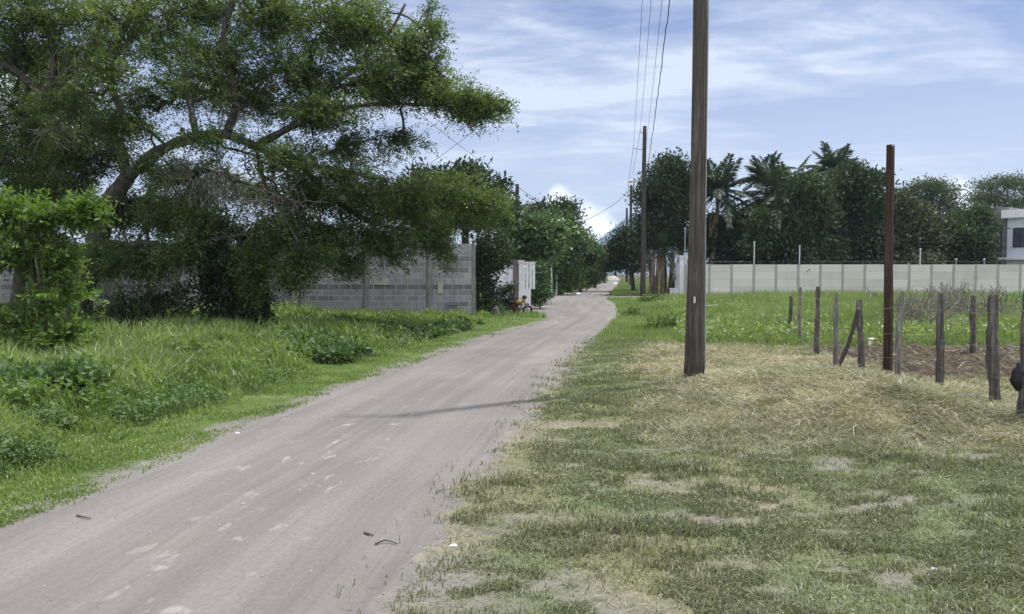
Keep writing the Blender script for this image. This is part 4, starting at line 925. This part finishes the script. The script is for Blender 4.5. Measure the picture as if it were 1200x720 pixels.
# ================================================================== POLES AND WIRES
def wood_pole(name, label, base, top, r0, r1, mt, group='wooden utility poles', sides=16, knots=True):
    base = np.asarray(base, float); top = np.asarray(top, float)
    root = empty(name, base, label, 'pole', group)
    n_ = 30; f = np.linspace(0, 1, n_)[:, None]; pts = base*(1-f)+top*f; pts[:, :2] += .012*np.stack([np.sin(f[:, 0]*7), np.cos(f[:, 0]*5)], -1)*(r1/.1)
    b = MB(); b.tube(pts, np.interp(f[:, 0], [0, .1, .22, .48, 1], r0) if hasattr(r0, '__len__') else np.linspace(r0, r1, n_), sides, True, .045); b.build('shaft', mt, root, base, True)
    return root
bp0 = G(813, 448); bz = H1(*bp0)
pt = P(826.5, -445, bp0[1])
P1 = np.array([bp0[0], bp0[1], bz-.1]); T1 = np.array([pt[0]+.02, bp0[1]-.05, 11.6])
r1 = wood_pole('utility_pole', 'thick weathered wooden pole standing nearest in the cut hay', P1, T1, [.152, .132, .112, .102, .09], .10, 'pole_wood')
b = MB(); a = T1-(T1-P1)*.03; b.box(a[0]-.75, a[0]+.2, a[1]-.16, a[1]-.1, a[2]-.05, a[2]+.05); b.build('crossarm', 'far_pole_wood', r1, P1)
# scars and a pale tag on the shaft
for (q_, w_, mt) in ((352, .016, 'stone_pale'),):
    s0 = P(814, q_, bp0[1]-.165); b = MB(); b.box(s0[0]-.012, s0[0]+.012, s0[1]-.004, s0[1]+.012, s0[2]-.04, s0[2]+.05); b.build('tag', mt, r1, P1)
# conduit running up the right side
b = MB(); sd = [P1+(T1-P1)*f+np.array([np.interp(f, [0, .1, .22, .48, 1], [.152, .132, .112, .102, .09])+.006, -.03, 0]) for f in np.linspace(.02, 1, 14)]
b.tube(np.array(sd), .010, 6); b.build('cable', 'galv_metal', r1, P1)
P2b = G(753, 347); T2 = P(755.5, 148, P2b[1])
r2 = wood_pole('utility_pole', 'tall slim wooden pole second along the right roadside', (*P2b, -.05), T2, .19, .13, 'far_pole_wood')
def bracket(root, base, at, dx, px_):
    b = MB(); b.tube(np.array([at, at+np.array([dx, -.05, .12])]), .035, 5); b.build('bracket', 'galv_metal', root, base)
    b = MB(); b.tube(np.array([at+np.array([dx, -.05, .1]), at+np.array([dx, -.05, .3])]), [.06, .04], 7); b.build('insulator', 'pale_pole', root, base)
    return at+np.array([dx, -.05, .3])
I2a = bracket(r2, (*P2b, -.05), P(754.5, 176, P2b[1]), -.72, 0)
I2b = bracket(r2, (*P2b, -.05), P(755, 157, P2b[1]), -.28, 0)
Y3 = 98; x3 = XofPix(739, Y3); T3 = P(739.5, 217, Y3)
r3 = wood_pole('utility_pole', 'third wooden pole farther along the right roadside', (x3, Y3, -.05), T3, .2, .15, 'far_pole_wood')
I3a = bracket(r3, (x3, Y3, -.05), P(739, 231, Y3), -.75, 0); I3b = bracket(r3, (x3, Y3, -.05), P(739.2, 220, Y3), -.3, 0)
Y4 = 130; x4 = XofPix(734.5, Y4); T4 = P(734.5, 244, Y4)
r4 = wood_pole('utility_pole', 'farthest wooden pole on the right roadside', (x4, Y4, -.05), T4, .22, .17, 'far_pole_wood')
YA = 60; xA = XofPix(606, YA); TA = P(606, 216, YA)
rA = wood_pole('utility_pole', 'wooden pole poking above the bright trees left of the road', (xA, YA, -.05), TA, .2, .14, 'far_pole_wood')
YB = 80; xB = XofPix(660, YB); TB = P(660, 239, YB)
rB = wood_pole('utility_pole', 'thin wooden pole poking above the rusty treetop', (xB, YB, -.05), TB, .17, .13, 'far_pole_wood')
# street lamp on the second pole, facing the road
b = MB(); a = P(754, 214, P2b[1]); b.tube(catmull([a, a+np.array([-.4, 0, .15]), a+np.array([-.75, 0, .1])], .15), .03, 6); b.build('lamp_arm', 'galv_metal', r2, (*P2b, -.05))
b = MB(); b.tube(np.array([a+np.array([-.65, 0, .1]), a+np.array([-.8, 0, .1]), a+np.array([-1.05, 0, .06])]), [.05, .12, .07], 8); b.build('lamp_head', 'pale_pole', r2, (*P2b, -.05), smooth=True)
def cable(label, a, b_, sag, r, mt='wire_metal', group='overhead wires', n_=26, wav=0):
    a = np.asarray(a, float); b_ = np.asarray(b_, float); f = np.linspace(0, 1, n_)[:, None]; p = a*(1-f)+b_*f; p[:, 2] -= 4*sag*(f*(1-f))[:, 0]
    if wav: p[1:-1] += rng.normal(size=(n_-2, 3))*wav
    o = MB(); o.tube(p, r, 5, True); tag(o.build('overhead_wire', mt, None, tuple(a), True), label, 'wire', group)
top = T1
cable('leftmost thin wire from the near pole to the second pole', top+np.array([-.62, -.12, -.25]), I2a, .55, .009)
cable('second thin wire from the left between near and second pole', top+np.array([-.38, -.12, -.25]), I2b, .5, .009)
cable('third thin wire reaching the top of the second pole', top+np.array([-.05, -.12, -.2]), T2+np.array([.1, -.15, -.1])-np.array([0,0,1.0]), .35, .009)
cable('thick black twisted cable dropping to the second pole', P1+(T1-P1)*.93+np.array([.1, -.1, 0]), P(757, 210, P2b[1]-.15), .5, .017, 'insulation_black', n_=70, wav=.012)
cable('upper wire between the second and third poles', I2a, I3a, .7, .014)
cable('lower wire between the second and third poles', I2b, I3b, .7, .014)
cable('wire between the third and farthest poles', I3b, T4, .6, .016)
cable('sagging wire crossing from the third pole to the trees left', I3a+np.array([0, 0, -.1]), P(640, 268, 76), .9, .03)
cable('wire from the pole above bright trees up past the crown tip', TA+np.array([0, 0, -.1]), P(380, 40, 30), .3, .013)
cable('wire from the pole above bright trees to the thin pole', TA+np.array([0, 0, -.15]), TB+np.array([0, 0, -.1]), .5, .018)
cable('short wire crossing low behind the tip of the crown', P(440, 235, 40), P(560, 150, 40), .1, .012)
# the short square post inside the fence
q0 = G(1040, 439); zz = P(1038, 170, q0[1])[2]; root = empty('square_post', (*q0, 0), 'tall reddish brown square timber post in the fence line', 'post'); hz0 = H1(*q0)
b = MB(); n_ = 20; f = np.linspace(0, 1, n_); pts = np.stack([q0[0]-.03*f+.004*np.sin(f*9), np.full(n_, q0[1]), hz0-.05+(zz-hz0+.05)*f], -1)
b.tube(pts, np.linspace(.078, .066, n_), 4, True, .05); b.build('shaft', 'dark_pole_wood', root, (*q0, 0))
b = MB(); b.tube(np.array([pts[-1]+[.0, -.075, -.02], pts[-1]+[0, -.085, -.02]]), .018, 6); b.build('bolt', 'galv_metal', root, (*q0, 0))

# ================================================================== FENCE
posts = [ # px, top, base, r, lean, pale, label
 (925, 347, 399.5, .046, .03, 0, 'farthest slim dark fence post at the left end of the row'),
 (937, 337, 404, .038, 0, 1, 'pale slim fence post second from the left end'),
 (957.5, 336, 417, .045, -.02, 0, 'dark fence post third from the left end'),
 (978.5, 344, 432, .044, .01, 1, 'grey fence post whose foot meets the slanting brace'),
 (1008, 351, 439, .048, -.04, 0, 'rough fence post propped by the slanting brace'),
 (1052, 342, 450, .042, .05, 1, 'pale knotty fence post right beside the square timber'),
 (1099.5, 344, 463, .046, .02, 0, 'dark upright fence post right of the pale knotty one'),
 (1164, 346, 478, .060, -.05, 0, 'thickest weathered fence post near the right edge'),
 (1198, 326, 494, .05, .06, 0, 'fence post cut by the right edge with a black bag on it'),
 (1139, 347, 412, .05, .02, 0, 'lone fence post set back in the weeds before the wall'),
]
FP = []
for (p_, t_, b0_, r_, ln, pale, lab) in posts:
    g0 = G(p_, b0_); z0 = H1(*g0)
    # the foot sits on the terrain: keep the picture position of the foot
    for _ in range(4):
        dd_ = (P(p_, b0_, 1.0)-np.array([0, 0, CH])); tt_ = (z0-CH)/dd_[2]; g0 = np.array([dd_[0]*tt_, tt_]); z0 = H1(*g0)
    zt_ = P(p_, t_, g0[1])[2]; hgt = zt_-z0; n_ = 14; f = np.linspace(0, 1, n_)
    ph = rng.random()*6
    pts = np.stack([g0[0]+ln*(f-.3)+.02*np.sin(f*5+ph)*r_/.06, g0[1]+.015*np.cos(f*4+ph), z0-.08+(hgt+.08)*f], -1)
    rr = r_*(1.08-.2*f+.06*np.sin(f*11+ph)+.05*rng.normal(size=n_)); rr[-1] *= .8
    o = MB(); o.tube(pts, rr, 10, True, .3)
    for k in range(2):   # knots and stubs
        kk = rng.integers(3, n_-2); d_ = rng.normal(size=3); d_[2] = abs(d_[2])*.5; d_ = unit(d_); o.tube(np.array([pts[kk], pts[kk]+d_*r_*1.5]), [r_*.5, r_*.2], 6)
    tag(o.build('fence_post', 'fence_wood_pale' if pale else 'fence_wood', None, (g0[0], g0[1], z0), False), lab, 'fence post', 'rough wooden fence posts'); FP.append((g0, z0, hgt, pts, r_))
# slanting brace
a = FP[4][3][11]+np.array([-.02, -.08, .05]); g0 = G(978, 438); c_ = np.array([g0[0], g0[1], H1(*g0)-.03]); f = np.linspace(0, 1, 9)[:, None]
p = c_*(1-f)+a*f; p[:, 0] += .03*np.sin(f[:, 0]*4); o = MB(); o.tube(p, .033+.004*rng.normal(size=9), 8, True, .25)
tag(o.build('fence_brace', 'fence_wood', None, tuple(c_)), 'slanting branch propped between two fence posts', 'brace')
# barbed strands
for k, (fr, lab) in enumerate(((.84, 'top strand of barbed wire along the fence posts'), (.55, 'middle strand of barbed wire along the fence posts'), (.28, 'bottom strand of barbed wire along the fence posts'))):
    o = MB(); line = []
    for j, (g0, z0, hgt, pts, r_) in enumerate(FP[:9]):
        i_ = int(fr*13); q = pts[i_]+np.array([-r_*1.0, -.0, 0]); q[2] = z0+min(hgt, 1.4)*fr; line.append(q)
    line.append(line[-1]+(line[-1]-line[-2])*1.5)
    for a, c_ in zip(line[:-1], line[1:]):
        f = np.linspace(0, 1, 10)[:, None]; p = a*(1-f)+c_*f; p[:, 2] -= .015*(f*(1-f))[:, 0]*4; o.tube(p, .0022, 4, False)
        for e in np.linspace(.05, .95, max(3, int(np.linalg.norm(c_-a)/.14))):
            q = a*(1-e)+c_*e; q[2] -= .015*4*e*(1-e); d_ = unit(rng.normal(size=3))*.014; o.tube(np.array([q-d_, q+d_]), .0015, 3, False)
    tag(o.build('barbed_wire', 'barbed_metal', None, tuple(line[0])), lab, 'barbed wire', 'barbed wire strands')
# black bag hung on the last post
g0, z0, hgt, pts, r_ = FP[8]; a = P(1193, 425, g0[1]-.12); o = MB()
zz = np.linspace(0, 1, 9); o.tube(np.stack([a[0]+.01*np.sin(zz*8), np.full(9, a[1]), a[2]-.29*zz], -1), [.012,.02,.045,.055,.05,.06,.055,.04,.015], 9, True, .25)
tag(o.build('plastic_bag', 'bag_black', None, tuple(a), True), 'black plastic bag hanging on the rightmost fence post', 'bag')
# white standpipe
g0 = G(1019, 411); z0 = H1(*g0); zt_ = P(1019, 398, g0[1])[2]; root = empty('standpipe', (*g0, z0), 'white plastic pipe stub with an orange spout behind the fence', 'pipe')
b = MB(); b.tube(np.array([[*g0, z0-.05], [*g0, zt_-.03]]), .028, 10); b.build('pipe', 'pvc_white', root, (*g0, z0), True)
b = MB(); b.tube(np.array([[g0[0]-.03, g0[1], zt_], [g0[0]+.08, g0[1], zt_+.004]]), .032, 10); b.build('elbow', 'pvc_white', root, (*g0, z0), True)
b = MB(); b.tube(np.array([[g0[0]+.08, g0[1], zt_+.003], [g0[0]+.15, g0[1], zt_-.004]]), .026, 10); b.build('spout', 'pvc_orange', root, (*g0, z0), True)
# fallen frond stalk by the pole, twigs, litter
def stick(label, pts, r, mt, name='fallen_branch', cat='branch'):
    p = []
    for (a, c_, h_) in pts: g_ = G(a, c_); p.append([g_[0], g_[1], H1(*g_)+h_])
    o = MB(); p = catmull(p, .12); o.tube(p, np.linspace(r, r*.5, len(p)), 7, True, .15); tag(o.build(name, mt, None, tuple(p[0])), label, cat)
plain('green_stalk', (.16,.17,.08), .7, .2, 6)
stick('long greenish palm stalk lying in the hay beside the big pole', [(846,457,.03),(872,447,.06),(895,434,.14)], .028, 'green_stalk', 'palm_stalk', 'stalk')
stick('thin dark twig lying across the dirt on the left', [(90,606,.012),(100,609,.016),(107,610,.012)], .006, 'fence_wood', 'twig', 'twig')
stick('thin twig at the grass edge right of the tyre marks', [(440,640,.012),(452,637,.02),(466,640,.012)], .006, 'fence_wood', 'twig', 'twig')
stick('short dark twig on the lower part of the road', [(427,626,.01),(433,629,.015),(438,629,.01)], .008, 'fence_wood', 'twig', 'twig')
stick('dry brown stick in the hay right of the heap', [(1068,514,.03),(1080,520,.05),(1093,526,.02)], .010, 'dark_pole_wood', 'stick', 'stick')
def stone(label, px, py, r, mt, name='stone', cat='stone', grp=None):
    g_ = G(px, py); z_ = H1(*g_); n_ = 9; o = MB(); rings = []
    for (rr, zz) in ((.7, -.3), (1, .1), (.85, .5), (.4, .75)):
        t = np.arange(n_)/n_*2*math.pi; rad = r*rr*(1+.15*rng.normal(size=n_)); rings.append(np.stack([g_[0]+np.cos(t)*rad*1.2, g_[1]+np.sin(t)*rad, np.full(n_, z_+zz*r*.7)], -1))
    v = np.concatenate(rings+[[[g_[0], g_[1], z_+r*.6]]]); q = [[k*n_+i_, k*n_+(i_+1) % n_, (k+1)*n_+(i_+1) % n_, (k+1)*n_+i_] for k in range(3) for i_ in range(n_)]
    o.add(v, q, [[3*n_+i_, 3*n_+(i_+1) % n_, 4*n_] for i_ in range(n_)]); tag(o.build(name, mt, None, (g_[0], g_[1], z_)), label, cat, grp)
stone('small white scrap in the grass just right of the lower road', 531, 640, .02, 'litter_white', 'paper_scrap', 'litter')
stone('white scrap lying on the path before the white pillars', 789, 354, .16, 'litter_white', 'litter_bag', 'litter')
stone('pale stone lying beside the road past the driveway', 721, 333, .35, 'stone_pale')
stone('pale stone at the left road edge before the hedge', 677, 345, .2, 'stone_pale')
stone('small dark clod in the middle of the road', 366, 556, .022, 'stone_grey', 'clod', 'clod')
stone('dark clod lying farther up the road centre', 285, 591, .018, 'stone_grey', 'clod', 'clod')
stone('tiny white pebble near the left road edge', 278, 508, .022, 'litter_white', 'pebble', 'pebble')
stone('white scrap in the grass right of the big pole foot', 866, 459, .04, 'litter_white', 'paper_scrap', 'litter')
stone('little white scrap in the grass of the lower right', 1094, 668, .014, 'litter_white', 'paper_scrap', 'litter')
# pale slab in the weeds right of the pole
g_ = P(827, 364, 33); o = MB(); o.box(g_[0]-.1, g_[0]+.75, 33, 33.5, .18, .23); o.box(g_[0]+.05, g_[0]+.2, 33.1, 33.4, -.02, .178); o.box(g_[0]+.45, g_[0]+.6, 33.1, 33.4, -.02, .178); tag(o.build('concrete_slab', 'stone_pale', None, (g_[0], 33, 0)), 'small pale concrete slab in the weeds right of the big pole', 'slab')

# ================================================================== HAZE, LIGHT, SKY, CAMERA
b = MB(); b.box(-3400, 3400, -30, 3500, -5, 300)
m, nt, out = newmat('haze_air'); n = N(nt)
vol = n.n('ShaderNodeVolumePrincipled', ins={'Color': (.66,.82,1,1), 'Density': .00024, 'Anisotropy': .2}); nt.links.new(vol.outputs[0], out.inputs['Volume'])
hz = b.build('haze', 'haze_air'); tag(hz, 'thin bluish air fading the distant mountain', 'haze', kind='stuff')

# sun: from the right and beyond, high; shadows fall left and towards the viewer
base = np.array([P1[0], P1[1]]); tipg = G(470, 486)
sv = np.array([base[0]-tipg[0], base[1]-tipg[1]]); Ls = np.linalg.norm(sv); az = math.atan2(sv[0], sv[1]); elv = math.atan2(11.4, Ls)
sd_ = np.array([sv[0]/Ls*math.cos(elv), sv[1]/Ls*math.cos(elv), math.sin(elv)])
ld = bpy.data.lights.new('sun', 'SUN'); ld.energy = 3.4; ld.angle = R(1.2); ld.color = (1, .955, .90)
lo = bpy.data.objects.new('sun', ld); COL.objects.link(lo); lo.rotation_euler = Vector(-sd_).to_track_quat('-Z', 'Y').to_euler()
W = bpy.data.worlds.new('World'); S.world = W; W.use_nodes = True; nt = W.node_tree; nt.nodes.clear(); n = N(nt)
out = nt.nodes.new('ShaderNodeOutputWorld')
sky = n.n('ShaderNodeTexSky', sky_type='NISHITA', sun_disc=False, sun_elevation=elv, sun_rotation=az, air_density=1.0, dust_density=1.2, ozone_density=1.5, altitude=100)
tc = n.n('ShaderNodeTexCoord').outputs['Generated']; sx = n.n('ShaderNodeSeparateXYZ', ins={0: tc}); X_, Y_, Z_ = sx.outputs
zc = n.math('MAXIMUM', Z_, .02); zc2 = n.math('ADD', zc, .10)
pv = n.n('ShaderNodeCombineXYZ', ins={0: n.math('DIVIDE', X_, zc2), 1: n.math('DIVIDE', Y_, zc2)}).outputs[0]
c1 = n.noise(n.mapping(pv, (.55, 1.05, 1), (2.0, .1, 0), (0, 0, R(12))), 1.0, 7, .6, .5)      # broad veils
c2 = n.noise(n.mapping(pv, (.8, 1.5, 1), (.2, 3.4, 0), (0, 0, R(24))), 2.0, 8, .62, .7)       # streaks
veil = n.math('ADD', n.math('MULTIPLY', c1, .68), n.math('MULTIPLY', c2, .32))
veilm = n.ramp(veil, [(.46, 0), (.53, .4), (.585, 1)])
low = n.ramp(Z_, [(0, 1), (.13, .85), (.27, .28), (.42, .0)])
# cumulus bank low over the road end
dirn = n.noise(tc, 16, 7, .6, .2)
azx = n.math('DIVIDE', X_, n.math('MAXIMUM', Y_, .05))
def cumulus(c0, wdt, top, amp):
    prof = n.math('SUBTRACT', 1.0, n.math('POWER', n.math('DIVIDE', n.math('SUBTRACT', azx, c0), wdt), 2.0))
    edge_ = n.math('ADD', n.math('MULTIPLY', prof, top), n.math('MULTIPLY', n.math('SUBTRACT', dirn, .5), amp))
    return n.ramp(n.math('MULTIPLY', n.math('SUBTRACT', edge_, Z_), 30), [(.0, 0), (.6, 1)])
cu = n.math('MAXIMUM', cumulus(.09, .085, .088, .06), cumulus(.56, .07, .106, .06))
cu = n.math('MAXIMUM', cu, cumulus(.06, .05, .112, .07))
K = 10.0
cloudcol = n.ramp(dirn, [(.34, (.80*K,.85*K,.95*K)), (.54, (1.3*K,1.31*K,1.34*K))])
hazecol = (6.0, 6.6, 8.3, 1)
skyc = n.mix(1.0, sky.outputs[0], (.40, .50, .78, 1), 'MULTIPLY')
skyc = n.mix(n.math('MULTIPLY', low, .75), skyc, hazecol)
skyc = n.mix(n.math('MULTIPLY', veilm, .8), skyc, (7.0, 7.5, 8.6, 1))
skyc = n.mix(cu, skyc, cloudcol)
# bright broken cloud added out of view, overhead and behind, to fill shaded sides
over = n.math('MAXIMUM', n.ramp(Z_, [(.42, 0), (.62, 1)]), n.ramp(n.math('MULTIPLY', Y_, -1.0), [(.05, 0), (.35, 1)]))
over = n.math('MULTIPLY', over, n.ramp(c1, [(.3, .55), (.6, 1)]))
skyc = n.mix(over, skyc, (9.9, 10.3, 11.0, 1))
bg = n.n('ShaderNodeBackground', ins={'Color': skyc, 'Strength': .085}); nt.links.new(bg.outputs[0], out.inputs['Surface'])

cam = bpy.data.cameras.new('camera'); cam.sensor_width = 36; cam.lens = 36*F/1200; cam.clip_end = 9000; cam.clip_start = .05
co = bpy.data.objects.new('camera', cam); COL.objects.link(co); co.location = (0, 0, CH); co.rotation_euler = (math.pi/2-PITCH, 0, 0); S.camera = co
S.view_settings.view_transform = 'Standard'; S.view_settings.look = 'None'; S.view_settings.exposure = .58; S.view_settings.gamma = 1
S.cycles.transparent_max_bounces = 8
